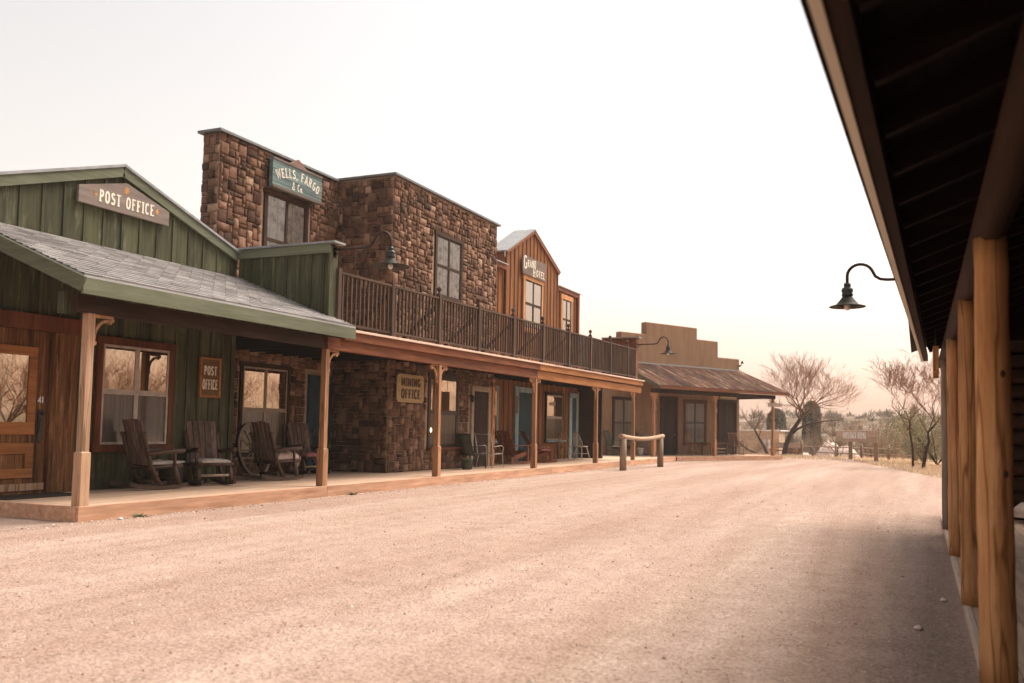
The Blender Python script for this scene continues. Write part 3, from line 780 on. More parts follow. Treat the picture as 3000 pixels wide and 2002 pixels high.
# ================================================================== STONE BUILDING
def stone_building():
    B = thing('stone_building', 'two storey brown fieldstone building with a flat roof and a stepped back corner', 'building', (-12.1, 20, 0), world=True)
    XF, XR, Y0, YC, Y1 = -12.1, -13.8, 15.2, 19.62, 25.8
    zt = 7.68
    m = MB()
    m.box(-20, XR, 14.72, 15.19, 0, 3.5)
    m.box(-20, XR - .451, Y0, YC, 0, 4.4, 0); m.box(XR - .45, XR, Y0, YC, 0, zt, 0)
    m.box(-20, XF - .601, YC + .001, Y1, 0, 6.4, 0); m.box(XF - .6, XF, YC + .0011, Y1, 0, zt + .04, 0); m.box(XR, XF - .601, YC + .0012, YC + .5, 6.401, zt + .04, 0)
    m.build('wall', ['mortar'], B)
    s = MB()
    # front face of the forward bay, openings left free
    def sk(u, v):
        y, z = YC + u, v + .2
        if 21.5 < y < 23.45 and .76 < z < 2.8: return True
        if 21.72 < y < 23.5 and 4.9 < z < 6.75: return True
        if 24.05 < y < 25.7 and z < 2.6: return True
        return False
    ashlar(s, (XF, YC, .2), (0, 1, 0), (1, 0, 0), Y1 - YC, zt - .2, sk, seed=3)
    ashlar(s, (XR, YC, .2), (1, 0, 0), (0, -1, 0), XF - XR, zt - .2, lambda u, v: False, seed=4)
    def sk2(u, v):
        y, z = Y0 + u, v + .2
        if 16.0 < y < 17.95 and .6 < z < 2.75: return True
        if 16.62 < y < 18.45 and 4.6 < z < 6.8: return True
        if 18.5 < y and z < 2.7: return True
        return False
    ashlar(s, (XR, Y0, .2), (0, 1, 0), (1, 0, 0), YC - Y0 - .03, zt - .2, sk2, seed=6)
    ashlar(s, (XR, 14.73, .2), (0, 1, 0), (1, 0, 0), .46, 3.2, seed=8)
    ashlar(s, (XR - .45, Y0, 3.6), (1, 0, 0), (0, -1, 0), .45, zt - 3.6, seed=9)
    ashlar(s, (XF, Y1, 3.4), (-1, 0, 0), (0, 1, 0), .6, zt - 3.4, seed=10)
    s.build('stone_facing', ['stone'], B)
    c = MB()
    c.box(XR - .55, XR + .1, Y0 - .1, YC - .08, zt + .0, zt + .055); c.build('parapet_cap', ['flashing_dark'], B); c = MB()
    c.box(XR - .4, XF - .701, YC - .079, YC + .6, zt + .041, zt + .096); c.box(XF - .7, XF + .1, YC - .079, Y1 + .12, zt + .041, zt + .096)
    c.build('parapet_cap', ['flashing_dark'], B)
    window(B, XF - .01, 21.62, 23.4, .82, 2.72, 'sash_dark', .09, 'sash_dark', 1, cur='curtain_tan', sill='beam_brown', sashw=.06)
    window(B, XF - .005, 21.8, 23.44, 5.0, 6.65, 'dark_timber', .09, 'dark_timber', 2, 'glass_soft', 'glass_soft', 'mottled_reflection', sashw=.04)  # upper windows: the curtain sheet carries the painted reflection
    window(B, XR - .005, 16.7, 18.36, 5.0, 6.72, 'dark_timber', .09, 'dark_timber', 2, 'glass_soft', 'glass_soft', 'mottled_reflection', sashw=.04, meet=.38)
    window(B, XR - .005, 16.1, 17.85, .72, 2.65, 'dark_timber', .09, 'sash_tan', 2, 'glass_bright', 'insect_screen', 'curtain_tan')
    # doors: one in the recess, one in the front
    for (x, a, b, mt) in ((XR, 18.75, 19.55, 'blue_dark'), (XF, 24.35, 25.35, 'door_dark')):
        f = MB(); f.box(x, x + .06, a - .16, a, .2, 2.45); f.box(x, x + .06, b, b + .05, .2, 2.45); f.box(x, x + .07, a - .16, b + .05, 2.451, 2.6)
        f.build('door_frame', ['blue_dark' if x == XR else 'sash_tan'], B, .004)
        d = MB(); d.box(x, x + .02, a, b, .2, 2.45)
        for z0, z1 in ((.35, 1.1), (1.25, 2.3)): d.box(x + .0205, x + .035, a + .13, b - .13, z0, z1)
        dr = d.build('door', [mt], B)
        k = MB(); k.ball((x + .06, a + .08, 1.2), .03); k.build('door_handle', ['brass'], dr)
    cp = MB(); cp.box(XF - .02, XF + .05, 25.66, 25.84, .2, 2.9); cp.build('corner_board', ['hotel_trim'], B, .004)
    gl_ = MB(); gl_.ball((XF + .012, 21.78, 1.28), .045, 0, 8, sz=1.5); gl_.build('lit_lamp', ['lit_bulb'], B)
    lt = MB(); lt.lathe([(.0, .0), (.05, .02), (.06, .12), (.04, .2), (.0, .22)], (XF + .12, 24.1, 2.1), 8); lt.bar((XF, 24.1, 2.3), (XF + .12, 24.1, 2.3), .03, .03); lt.build('wall_lantern', ['black_iron'], B)
stone_building()

# ================================================================== GRAND HOTEL
def hotel():
    B = thing('wooden_hotel', 'orange brown board and batten hotel with steep central gable and light blue door trim', 'building', (-13.05, 30, 0), world=True)
    X = -13.05; pk, zp = 31.0, 8.72; a, b = 28.75, 33.6
    top = lambda y: zp - (pk - y) * .5 if y < pk else zp - (y - pk) * .43
    w = MB(); XB = -20
    board_wall(w, X, 25.85, 36.1, .2, lambda y: 3.4, .4, .025, .06)
    board_wall(w, X, 28.7, 33.62, 3.401, top, .35, .028, .075)
    board_wall(w, X - .12, 25.85, 28.68, 3.4, lambda y: 7.0, .35, .028, .075)
    board_wall(w, X - .05, 33.63, 36.0, 3.4, lambda y: 7.02, .35, .028, .075)
    w.box(XB, X - .2, 25.85, 36.05, 0, 6.9); w.box(X - .7, X - .2, 28.72, 33.6, 6.9, 7.4)
    w.build('wall', ['hotel_boards'], B)
    e = MB(); e.box(X - .8, X + .06, 36.01, 36.08, 3.3, 7.02); e.box(X - .7, X - .07, 28.64, 28.695, 7.0, top(28.7)); e.box(X - .7, X - .07, 33.63, 33.68, 7.0, top(33.65))
    e.build('side_wall', ['redwood'], B)
    r = MB()
    for sg, ye in ((-1, 28.5), (1, 33.72)):
        z = top(ye)
        r.add([(X + .1, pk, zp + .01), (X + .1, ye, z + .01), (X - .75, ye, z + .01), (X - .75, pk, zp + .01), (X + .1, pk, zp + .06), (X + .1, ye, z + .06), (X - .75, ye, z + .06), (X - .75, pk, zp + .06)],
              [(0, 1, 2, 3), (7, 6, 5, 4), (0, 4, 5, 1), (1, 5, 6, 2), (2, 6, 7, 3), (3, 7, 4, 0)])
    r.build('gable_roof', ['flashing'], B)
    t = MB(); t.bar((X + .06, pk, zp - .05), (X + .06, 33.66, top(33.66) - .05), .05, .1); t.bar((X + .06, pk, zp - .05), (X + .06, 28.6, top(28.6) - .05), .05, .1)
    t.box(X - .1, X + .04, 33.64, 36.1, 6.88, 7.03); t.box(X - .12, X + .02, 25.85, 28.66, 6.86, 7.0); t.box(X - .005, X + .05, 35.93, 36.03, 3.4, 6.87)
    t.build('trim', ['redwood'], B)
    c = MB(); c.box(X - .5, X + .1, 25.85, 28.66, 7.01, 7.05); c.build('parapet_cap', ['flashing'], B); c = MB(); c.box(X - .5, X + .1, 33.68, 36.15, 7.031, 7.07); c.build('parapet_cap', ['flashing'], B)
    window(B, X + .03, 30.05, 31.95, 5.05, 6.78, 'hotel_trim', .16, 'dark_timber', 2, 'glass_sky', 'glass_sky', 'curtain_grey', sashw=.05)
    window(B, X - .02, 34.0, 35.3, 5.0, 6.6, 'hotel_trim', .17, 'dark_timber', 2, 'glass_sky', 'glass_sky', 'curtain_grey', sashw=.04)
    window(B, X - .09, 26.4, 27.9, 5.0, 6.6, 'hotel_trim', .16, 'dark_timber', 2, 'glass_sky', 'glass_sky', 'curtain_grey', sashw=.04)
    window(B, X + .02, 32.42, 34.3, .95, 2.68, 'dark_timber', .09, 'sash_tan', 1, cur='curtain_tan', sill='blue_trim', sashw=.05)
    window(B, X + .02, 26.3, 28.1, .95, 2.68, 'blue_trim', .1, 'sash_tan', 1, cur='curtain_tan', sill='blue_trim')
    for (p, q) in ((29.5, 31.3), (35.0, 36.02)):
        f = MB(); f.box(X + .026, X + .08, p, p + .3, .2, 2.66); f.box(X + .026, X + .08, q - .22, q, .2, 2.66); f.box(X + .026, X + .09, p, q, 2.661, 2.85)
        f.build('door_frame', ['blue_trim'], B, .004)
        d = MB(); d.box(X + .026, X + .05, p + .3, q - .22, .2, 2.66); d.box(X + .051, X + .062, p + .42, q - .34, .4, 1.1); d.box(X + .051, X + .062, p + .42, q - .34, 1.3, 2.45)
        dr = d.build('door', ['blue_dark'], B)
        k = MB(); k.ball((X + .09, p + .37, 1.2), .032); k.build('door_handle', ['brass'], dr)
    sh = MB(); sh.box(X + .09, X + .12, 29.56, 29.74, 1.9, 2.5); sh.build('window_pane_panel', ['curtain_grey'], B)
    ft = MB(); ft.box(-13.6, -11.98, 36.1, 36.3, .2, 3.2); ft.build('partition', ['dark_timber'], B)
    cb = MB(); cb.box(X + .026, X + .07, 36.03, 36.14, .2, 2.95); cb.build('corner_board', ['hotel_trim'], B)
hotel()

# ================================================================== BALCONY (deck, beams, posts) and its railing
def zb(y): return .0075 * (y - 15)
def balcony():
    B = thing('balcony', 'long second floor balcony on brown beams across the stone and orange buildings', 'balcony', (-10.4, 25, 0), world=True)
    Y0, Y1 = 14.9, 36.2
    def sbox(mb, x0, x1, y0, y1, z0, z1, k=1.0, mi=0):
        a, b = zb(y0) * k, zb(y1) * k
        v = [(x0, y0, z0 + a), (x1, y0, z0 + a), (x1, y1, z0 + b), (x0, y1, z0 + b), (x0, y0, z1 + a), (x1, y0, z1 + a), (x1, y1, z1 + b), (x0, y1, z1 + b)]
        mb.add(v, [(0, 3, 2, 1), (4, 5, 6, 7), (0, 1, 5, 4), (1, 2, 6, 5), (2, 3, 7, 6), (3, 0, 4, 7)], mi)
    d = MB(); sbox(d, -14.1, -10.34, Y0, Y1, 3.215, 3.25); d.build('deck', ['deck_edge'], B)
    tl = MB()
    for a, b in ((14.99, 20.5), (20.503, 26.2), (26.203, 31.5), (31.503, 36.25)): sbox(tl, -10.339, -10.2, a, b, 3.205, 3.252)
    tl.build('edge_trim', ['trim_light'], B, .004)
    for (a, b, mt) in ((14.97, 25.1, 'beam_brown'), (25.103, 36.2, 'beam_orange')):
        f = MB(); sbox(f, -10.33, -10.25, a, b, 3.03, 3.204); f.build('fascia', [mt], B, .004)
        g = MB(); sbox(g, -10.47, -10.331, a - (.45 if a < 15 else 0), b, 2.82, 3.06, .45); g.build('beam', [mt], B, .004)
    j = MB(); sbox(j, -14.1, -10.48, Y0, Y1, 3.12, 3.19)
    for k in range(36): yy = 15.2 + k * .59; j.box(-14.0, -10.49, yy, yy + .045, 2.97 + zb(yy) * .6, 3.13)
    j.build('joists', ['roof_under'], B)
    for i, y in enumerate((14.55, 19.08, 25.05, 30.7, 35.3)):
        post(B, -10.4, y, .2, 2.82 + zb(y) * .45, 'cedar', base=.7, br=(1,) if i == 0 else ((-1,) if i == 4 else (-1, 1)))
    st = MB(); sbox(st, -11.9, -10.5, 35.8, 35.98, 3.25, 4.95)
    for k in range(5): st.box(-11.8 + k * .3, -11.75 + k * .3, 35.77, 35.8, 3.4, 5.0)
    st.box(-10.499, -10.44, 35.76, 36.02, 3.4, 5.1)
    pa = st.build('end_parapet', ['beam_brown'], B)
    ca = MB(); ca.box(-11.9, -10.3, 35.7, 36.08, 5.115, 5.16); ca.build('parapet_cap', ['flashing'], pa)
balcony()
def railing():
    B = thing('balcony_railing', 'dark brown wooden railing with ball finials along the balcony edge', 'railing', (-10.45, 25, 3.25), world=True)
    X = -10.45; ys = [14.96, 16.98, 19.12, 21.26, 23.5, 25.72, 27.96, 30.14, 32.38, 34.6, 35.74]
    def zl(y): return 3.25 + zb(y)
    def zr(y): return 4.4 + .0125 * (y - 15)
    tr = MB(); br = MB(); cnt = 0; rest = MB(); bal = []
    for i in range(len(ys) - 1):
        a, b = ys[i], ys[i + 1]
        tr.bar((X, a + .05, zr(a) - .02), (X, b - .05, zr(b) - .02), .075, .045); br.bar((X, a + .05, zl(a) + .12), (X, b - .05, zl(b) + .12), .05, .05)
        n = max(3, round((b - a) / .155)); 
        for k in range(1, n):
            y = a + (b - a) * k / n
            q = MB() if cnt < 100 else rest
            q.box(X - .02, X + .02, y - .02, y + .02, zl(y) + .14, zr(y) - .045)
            if cnt < 100: q.build('baluster', ['rail_wood'], B)
            cnt += 1
    tr.build('top_rail', ['rail_wood_y'], B); br.build('bottom_rail', ['rail_wood_y'], B)
    tag(rest.build('baluster', ['rail_wood'], B), kind='stuff')
    for i, y in enumerate(ys[:-1]):
        p = MB(); p.box(X - .055, X + .055, y - .055, y + .055, zl(y), zr(y) + .06)
        po = p.build('railing_post', ['rail_wood'], B, .004)
        if i not in (0, 1):
            f = MB(); f.lathe([(.05, 0), (.055, .02), (.025, .04), (.025, .07), (.055, .11), (.06, .14), (.045, .18), (.001, .2)], (X, y, zr(y) + .06), 10); f.build('finial', ['rail_wood'], po)
        if i > 0:
            q = MB(); q.bar((X - .06, y, zr(y) - .2), (X - 1.15, y, zl(y) + .05), .07, .07); q.build('brace', ['dark_timber_x'], po)
railing()

# ================================================================== ADOBE BUILDING (local frame: +X to the street, +Y along its front)
def adobe():
    B = thing('adobe_building', 'tan adobe building with stepped parapet and a rusty metal porch roof', 'building', (AX, AY, 0), AR)
    W = False; X = -2.2
    steps = [(-1.7, .03, 5.32), (.03, 1.78, 6.12), (1.78, 5.6, 6.73), (5.6, 7.28, 6.15), (7.28, 9.07, 5.32)]
    w = MB(); w.box(X - 7, X, -1.7, 9.05, 0, 4.3)
    o = w.build('wall', ['adobe_plaster'], B, 0, W)
    p = MB()
    prof = [(-1.7, 4.301)] + [q for a, b, z in steps for q in ((a, z), (b, z))] + [(9.07, 4.301)]
    out = []
    for i, q in enumerate(prof):
        if not out or math.hypot(q[0] - out[-1][0], q[1] - out[-1][1]) > 1e-4: out.append(q)
    p.prism(out, lambda u, z, d: (X - .36 + d, u, z), .362)
    p.build('parapet', ['adobe_plaster'], B, .05, W)
    # corrugated porch roof
    r = MB(); n = 96; v = []; y0, y1 = -.25, 9.62
    for k in range(7):
        f = k / 6; x = .55 + (X - .55 + .02) * f; z = 3.46 + (4.66 - 3.46) * f
        for i in range(n + 1):
            y = y0 + (y1 - y0 - .45 * f) * i / n; v.append((x, y, z + .014 * math.cos(i * math.pi)))
    o_ = len(r.v); r.v += v; rnd = random.Random(2); sv = [rnd.random() for _ in range(n // 6 + 1)]
    for k in range(6):
        for i in range(n):
            a = o_ + k * (n + 1) + i; r.f.append((a, a + 1, a + n + 2, a + n + 1)); r.mi.append(0); r.c.append(sv[i // 6]); r.sm.append(False)
    r.build('porch_roof', ['rusty_roofing'], B, 0, W)
    c = MB(); c.box(X, X + .05, -.3, 9.1, 4.62, 4.72); c.build('flashing_strip', ['flashing'], B, 0, W)
    u = MB(); u.add([(.52, y0 + .03, 3.42), (.52, y1 - .03, 3.42), (X, y1 - .4, 4.6), (X, y0 + .03, 4.6)], [(0, 3, 2, 1)])
    for k in range(13): u.bar((.5, k * .76, 3.35), (X, k * .76, 4.5), .045, .1)
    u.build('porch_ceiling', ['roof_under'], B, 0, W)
    f = MB(); f.box(.53, .57, y0, y1, 3.3, 3.44); f.build('fascia', ['beam_brown'], B, 0, W)
    f = MB(); f.bar((.55, y0, 3.37), (X, y0, 4.55), .04, .17); f.bar((.55, y1, 3.37), (X, y1 - .45, 4.55), .04, .15); f.build('fascia', ['green_trim_x'], B, 0, W)
    b = MB(); b.box(-.08, .08, -.15, 9.1, 3.12, 3.32); b.box(X, -.081, 8.92, 9.08, 3.14, 3.32); b.build('beam', ['dark_timber'], B, 0, W)
    for i, y in enumerate((0, 4.3, 8.98)):
        post(B, 0, y, .2, 3.12, 'cedar', base=.8, bw=.17, sw=.12, br=(), world=W)
        if i < 2:
            k = MB(); k.prism([(y - .2, 3.119), (y - .2, 3.04), (y - .061, 2.8), (y + .061, 2.8), (y + .2, 3.04), (y + .2, 3.119)], lambda a, z, d: (-.07 + d, a, z), .14); k.build('corbel', ['cedar'], B, 0, W)
    window(B, X + .01, -.5, 1.0, .62, 2.85, 'dark_timber', .1, 'sash_dark', 2, 'glass_soft', 'insect_screen', 'curtain_beige', world=W)
    window(B, X + .01, 4.55, 6.3, .8, 2.85, 'red_casing', .12, 'sash_dark', 2, 'glass_soft', 'insect_screen', 'curtain_grey', world=W)
    for a, b_ in ((2.95, 3.95), (7.35, 8.65)):
        fr = MB(); fr.box(X, X + .08, a - .12, a, .2, 2.95); fr.box(X, X + .08, b_, b_ + .12, .2, 2.95); fr.box(X, X + .08, a - .12, b_ + .12, 2.951, 3.08)
        fr.build('door_frame', ['dark_timber'], B, 0, W)
        d = MB(); nb = 5
        for q in range(nb): d.box(X, X + .03, a + (b_ - a) * q / nb + .003, a + (b_ - a) * (q + 1) / nb - .003, .2, 2.95)
        dr = d.build('door', ['door_dark'], B, 0, W)
        k = MB(); k.ball((X + .06, b_ - .1, 1.2), .035, sz=1.4); k.build('door_handle', ['brass'], dr, 0, W)
    el = MB(); el.box(X, X + .05, 9.0, 9.1, 4.9, 5.0); el.tube([(X, 9.07, 5.0), (X, 9.25, 5.0), (X, 9.3, 5.1)], .02, 6); el.lathe([(.02, -.05), (.09, -.1), (.02, .05)], (X, 9.3, 5.2), 8); el.build('wall_lantern', ['black_iron'], B, 0, W)
    for y in (2.3, 6.95):
        lt = MB(); lt.lathe([(.0, 0), (.06, .03), (.07, .16), (.05, .26), (0, .28)], (X + .13, y, 2.35), 8); lt.bar((X, y, 2.62), (X + .13, y, 2.62), .03, .03); lt.build('wall_lantern', ['enamel_white'], B, 0, W)
adobe()

# ================================================================== LOG PORCH BUILDING ON THE RIGHT
def log_building():
    B = thing('log_porch_building', 'dark building on the right with peeled log porch posts and deep eaves', 'building', (1.5, 8, 0), world=True)
    EX0, EX1, ye0, ye1 = -.31, .0, -2.5, 15.9     # eave line drifts slightly
    def ex(y): return EX0 + (EX1 - EX0) * (y - 2.4) / (15.9 - 2.4)
    def ez(y): return 2.56
    w = MB(); WX = 2.75
    for k in range(16): w.tube([(WX, -3, .15 + k * .24), (WX, 16.2, .15 + k * .24)], .125, 8)
    w.box(WX + .01, WX + 5, -3, 16.2, 0, 5.0)
    for k in range(13): w.tube([(1.05, 16.3, .15 + k * .24), (WX + 3, 16.3, .15 + k * .24)], .125, 8)
    w.box(1.1, WX + 3, 16.32, 18, 0, 3.1)
    w.build('wall', ['sub_board'], B)
    sl = (3.75 - 2.56) / (WX + .3)
    r = MB(); y0, y1 = ye0, ye1
    def pt(x, y, dz=0): return (x, y, 2.56 + (x + .3) * sl + dz)
    a, b, c, d = (ex(y0), y0), (ex(y1), y1), (WX, y1), (WX, y0)
    r.add([pt(*a, .05), pt(*b, .05), pt(*c, .05), pt(*d, .05), pt(*a, .075), pt(*b, .075), pt(*c, .075), pt(*d, .075)],
          [(0, 3, 2, 1), (4, 5, 6, 7), (0, 1, 5, 4), (1, 2, 6, 5), (2, 3, 7, 6), (3, 0, 4, 7)])
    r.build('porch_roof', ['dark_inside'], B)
    dk = MB(); x = -.1
    while x < WX - .2:
        dk.add([pt(x, y0, .03), pt(x + .14, y0, .03), pt(x + .14, y1 - .05, .03), pt(x, y1 - .05, .03), pt(x, y0, .049), pt(x + .14, y0, .049), pt(x + .14, y1 - .05, .049), pt(x, y1 - .05, .049)],
               [(0, 3, 2, 1), (4, 5, 6, 7), (0, 1, 5, 4), (1, 2, 6, 5), (2, 3, 7, 6), (3, 0, 4, 7)]); x += .145
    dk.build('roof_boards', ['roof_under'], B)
    rf = MB(); y = y0 + .2
    while y < y1:
        rf.bar(pt(ex(y) + .15, y, -.03), pt(WX, y, -.03), .05, .11); y += .62
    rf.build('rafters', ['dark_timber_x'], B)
    f1 = MB(); f1.bar((ex(y0) + .06, y0, 2.565), (ex(y1) + .06, y1, 2.565), .034, .08); f1.build('fascia', ['trim_pale'], B)
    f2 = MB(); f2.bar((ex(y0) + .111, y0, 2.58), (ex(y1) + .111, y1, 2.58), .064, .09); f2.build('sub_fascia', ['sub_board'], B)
    bm = MB(); bm.tube([(.36, y0, 2.475), (.36, 15.7, 2.475)], .09, 10); bm.build('beam', ['sub_board'], B)
    for i, y in enumerate((-1.2, 2.3, 5.45, 7.85, 10.97, 14.0)):
        p = MB(); zs = [.08 + (2.41 - .08) * k / 14 for k in range(15)]
        rr = .084 if i != 2 else .088
        p.tube([(.36 + random.uniform(-.003, .003), y + random.uniform(-.003, .003), z) for z in zs], [rr * (1.03 - .1 * (z / 2.4)) * random.uniform(.985, 1.015) for z in zs], 20)
        po = p.build('porch_post', ['log_grey' if i == 5 else 'log_pale'], B)
        if i == 2:
            for (an, z, s_) in ((-62, 1.68, .015), (-58, 1.16, .016)):
                k = MB(); cx, cy = .36 + .081 * math.cos(R(an)), y + .081 * math.sin(R(an)); k.ball((cx, cy, z), s_, 0, 8, sz=1.4); k.build('knot', ['dark_letter'], po)
    s = MB(); s.box(.12, WX, 15.0, 15.14, 2.75, 4.0); s.build('parapet', ['dark_timber_x'], B)
log_building()

# ================================================================== SIGNS
def post_office_signs():
    B = thing('gable_sign', 'weathered grey peaked sign reading POST OFFICE on the green gable', 'sign', (-12.72, 11.7, 4.95), world=True)
    X = -12.695
    b = MB(); c = 11.68
    b.prism([(c - 1.0, 4.98), (c + 1.0, 4.98), (c + 1.0, 5.24), (c, 5.53), (c - 1.0, 5.26)], lambda u, z, d: (X + d, u, z), .05)
    b.build('board', ['sign_grey'], B, .006)
    l = MB(); letters(l, 'POST OFFICE', .2, on_wall(X + .051, c + .02, 5.08), .12, .19, width=1.22); l.build('lettering', ['cream_paint'], B)
    g = MB()
    for a in range(0, 360, 45):
        r_ = .085; cy, cz = c - .02, 5.385
        g.prism([(cy, cz), (cy + r_ * .5 * math.cos(R(a + 14)), cz + r_ * .5 * math.sin(R(a + 14))), (cy + r_ * math.cos(R(a)), cz + r_ * math.sin(R(a))), (cy + r_ * .5 * math.cos(R(a - 14)), cz + r_ * .5 * math.sin(R(a - 14)))],
                lambda u, z, d: (X + .0505 + d, u, z), .004 + a * 1e-6)
    for sg in (-1, 1):
        for a in (-35, 0, 35):
            cy, cz = c + sg * .64 + .02, 5.18; ca, sa = math.cos(R(a)) * sg, math.sin(R(a))
            g.prism([(cy, cz), (cy + .05 * ca - .016 * sa, cz + .05 * sa + .016), (cy + .095 * ca, cz + .095 * sa), (cy + .05 * ca + .016 * sa, cz + .05 * sa - .016)], lambda u, z, d: (X + .0505 + d, u, z), .004 + a * 1e-5)
    g.build('ornament', ['gold_paint'], B)
    B = thing('wall_sign', 'small brown framed POST OFFICE sign between the green porch windows', 'sign', (-12.75, 14.0, 1.9), world=True)
    X = -12.725
    b = MB(); b.box(X, X + .03, 13.73, 14.22, 1.9, 2.6); b.build('board', ['sign_olive'], B)
    f = MB()
    f.box(X, X + .045, 13.69, 13.729, 1.86, 2.64); f.box(X, X + .045, 14.221, 14.26, 1.86, 2.64); f.box(X, X + .045, 13.73, 14.22, 2.601, 2.64); f.box(X, X + .045, 13.73, 14.22, 1.86, 1.899)
    f.build('frame', ['beam_orange'], B)
    l = MB(); letters(l, 'POST', .17, on_wall(X + .031, 13.975, 2.3), .1, .22, width=.36); l.build('lettering', ['cream_paint'], B); l = MB(); letters(l, 'OFFICE', .19, on_wall(X + .031, 13.975, 2.02), .08, .22, width=.42)
    l.build('lettering', ['cream_paint'], B)
post_office_signs()
def bank_sign():
    X = -13.68
    B = thing('roof_sign', 'faded blue plank sign reading WELLS, FARGO & Co. high on the stone wall', 'sign', (X, 17.65, 6.8), world=True)
    b = MB()
    zs = [6.84, 6.98, 7.14, 7.29, 7.43, 7.56]
    for i in range(5): b.box(X, X + .1, 16.72, 18.62, zs[i] + .003, zs[i + 1] - .003)
    b.build('board', ['sign_blue'], B, .004)
    r = MB(); r.prism([(17.38, 7.565), (18.02, 7.565), (17.85, 7.66), (17.7, 7.74), (17.55, 7.66)], lambda u, z, d: (X + .01 + d, u, z), .07); r.build('crest', ['sign_pinkish'], B)
    f = MB(); f.box(X + .1, X + .115, 16.72, 18.62, 6.845, 6.9); f.box(X + .1, X + .115, 16.72, 18.62, 7.5, 7.55); f.build('border', ['sign_grey_worn'], B)
    k = MB(); k.box(X - .1, X - .001, 16.76, 18.58, 6.88, 7.5); k.build('backing', ['dark_timber'], B)
    l = MB(); letters(l, 'WELLS, FARGO', .215, on_wall(X + .101, 17.67, 7.22), .12, .17, arc=1.9, width=1.62)
    l.build('lettering', ['cream_paint'], B); l = MB()
    letters(l, '& Co.', .17, on_wall(X + .101, 17.66, 6.95), .1, .17, sx=.85)
    l.build('lettering', ['cream_paint'], B)
wood('sign_pinkish', (.2, .11, .09), (.32, .19, .16), 'Y', 14, stain=.3)
bank_sign()
def mining_sign():
    X = -12.02
    B = thing('wall_sign', 'cream sign with brown letters MINING OFFICE on the stone corner', 'sign', (X, 20.5, 2), world=True)
    b = MB(); a, c, z0, z1, q = 19.84, 21.2, 1.98, 2.7, .07
    b.prism([(a, z0 + q), (a + q, z0), (c - q, z0), (c, z0 + q), (c, z1 - q), (c - q, z1), (a + q, z1), (a, z1 - q)], lambda u, z, d: (X + d, u, z), .04)
    b.build('board', ['sign_tan'], B, .006)
    l = MB(); letters(l, 'MINING', .2, on_wall(X + .041, 20.52, 2.4), .09, .24, width=.98); l.build('lettering', ['dark_letter'], B); l = MB(); letters(l, 'OFFICE', .24, on_wall(X + .041, 20.52, 2.08), .09, .24, width=.98)
    l.build('lettering', ['dark_letter'], B)
mining_sign()
def hotel_sign():
    X = -12.96
    B = thing('roof_sign', 'weathered brown sign reading GRAND HOTEL above the gable window', 'sign', (X, 30.9, 6.9), world=True)
    b = MB(); b.box(X, X + .05, 29.8, 32.02, 6.93, 7.62); b.build('board', ['sign_grey_worn'], B, .005)
    l = MB()
    letters(l, 'G', .5, on_wall(X + .051, 30.03, 7.12), .1, .13); letters(l, 'RAND', .26, lambda u, w, d: (X + .051 + d, 30.62 + u, 7.26 + w + u * .12), .1, .17, width=.8)
    letters(l, 'H', .34, on_wall(X + .051, 30.85, 6.95), .1, .15); letters(l, 'OTEL', .25, on_wall(X + .051, 31.48, 7.0), .1, .17, width=.86)
    l.build('lettering', ['cream_paint'], B)
hotel_sign()
def blank_signs():
    B = thing('hanging_sign', 'narrow wooden sign hanging edge on under the balcony by the orange building', 'sign', (-11.2, 24.03, 1.74), world=True)
    b = MB(); b.bar((-11.1, 23.8, 2.08), (-11.31, 24.28, 2.08), .05, .68); b.build('board', ['sign_tan'], B, .01)
    for x, y in ((-11.13, 23.87), (-11.28, 24.21)): c = MB(); c.tube([(x, y, 2.42), (x, y, 3.0)], .008, 5); c.build('chain', ['black_iron'], B)
    a = thing('wall_sign', 'small cream plank sign over the far door of the adobe porch', 'sign', (*ad2w(-2.1, 8.0), 3.12), AR)
    b = MB(); b.box(-.03, .03, -.65, .6, -.0, .27); b.build('board', ['sign_tan'], a, 0, False)
    f = MB(); f.box(.031, .04, -.6, .55, .03, .045); f.box(.031, .04, -.6, .55, .225, .24); f.build('border', ['dark_letter'], a, 0, False)
    a = thing('hanging_sign', 'pale plank sign at the top of the last adobe porch post', 'sign', (*ad2w(.12, 8.98), 2.72), AR - 15)
    b = MB(); b.box(-.03, .03, -.42, .42, 0, .2); b.build('board', ['pale_paint'], a, 0, False)
    for y in (-.3, .3): c = MB(); c.tube([(0, y, .2), (0, y, .4)], .012, 5); c.build('chain', ['black_iron'], a, 0, False)
    a = thing('hanging_sign', 'wooden sign hanging edge on under the log porch eave', 'sign', (.19, 12.0, 2.05), world=True)
    b = MB(); b.prism([(12.0 - .3, 2.12), (12.0, 2.04), (12.3, 2.12), (12.3, 2.4), (11.7, 2.4)], lambda u, z, d: (.16 + d, u, z), .06); b.build('board', ['log_pale'], a)
    for y in (11.85, 12.15): c = MB(); c.tube([(.19, y, 2.4), (.19, y, 2.62)], .006, 5); c.build('chain', ['black_iron'], a)
blank_signs()

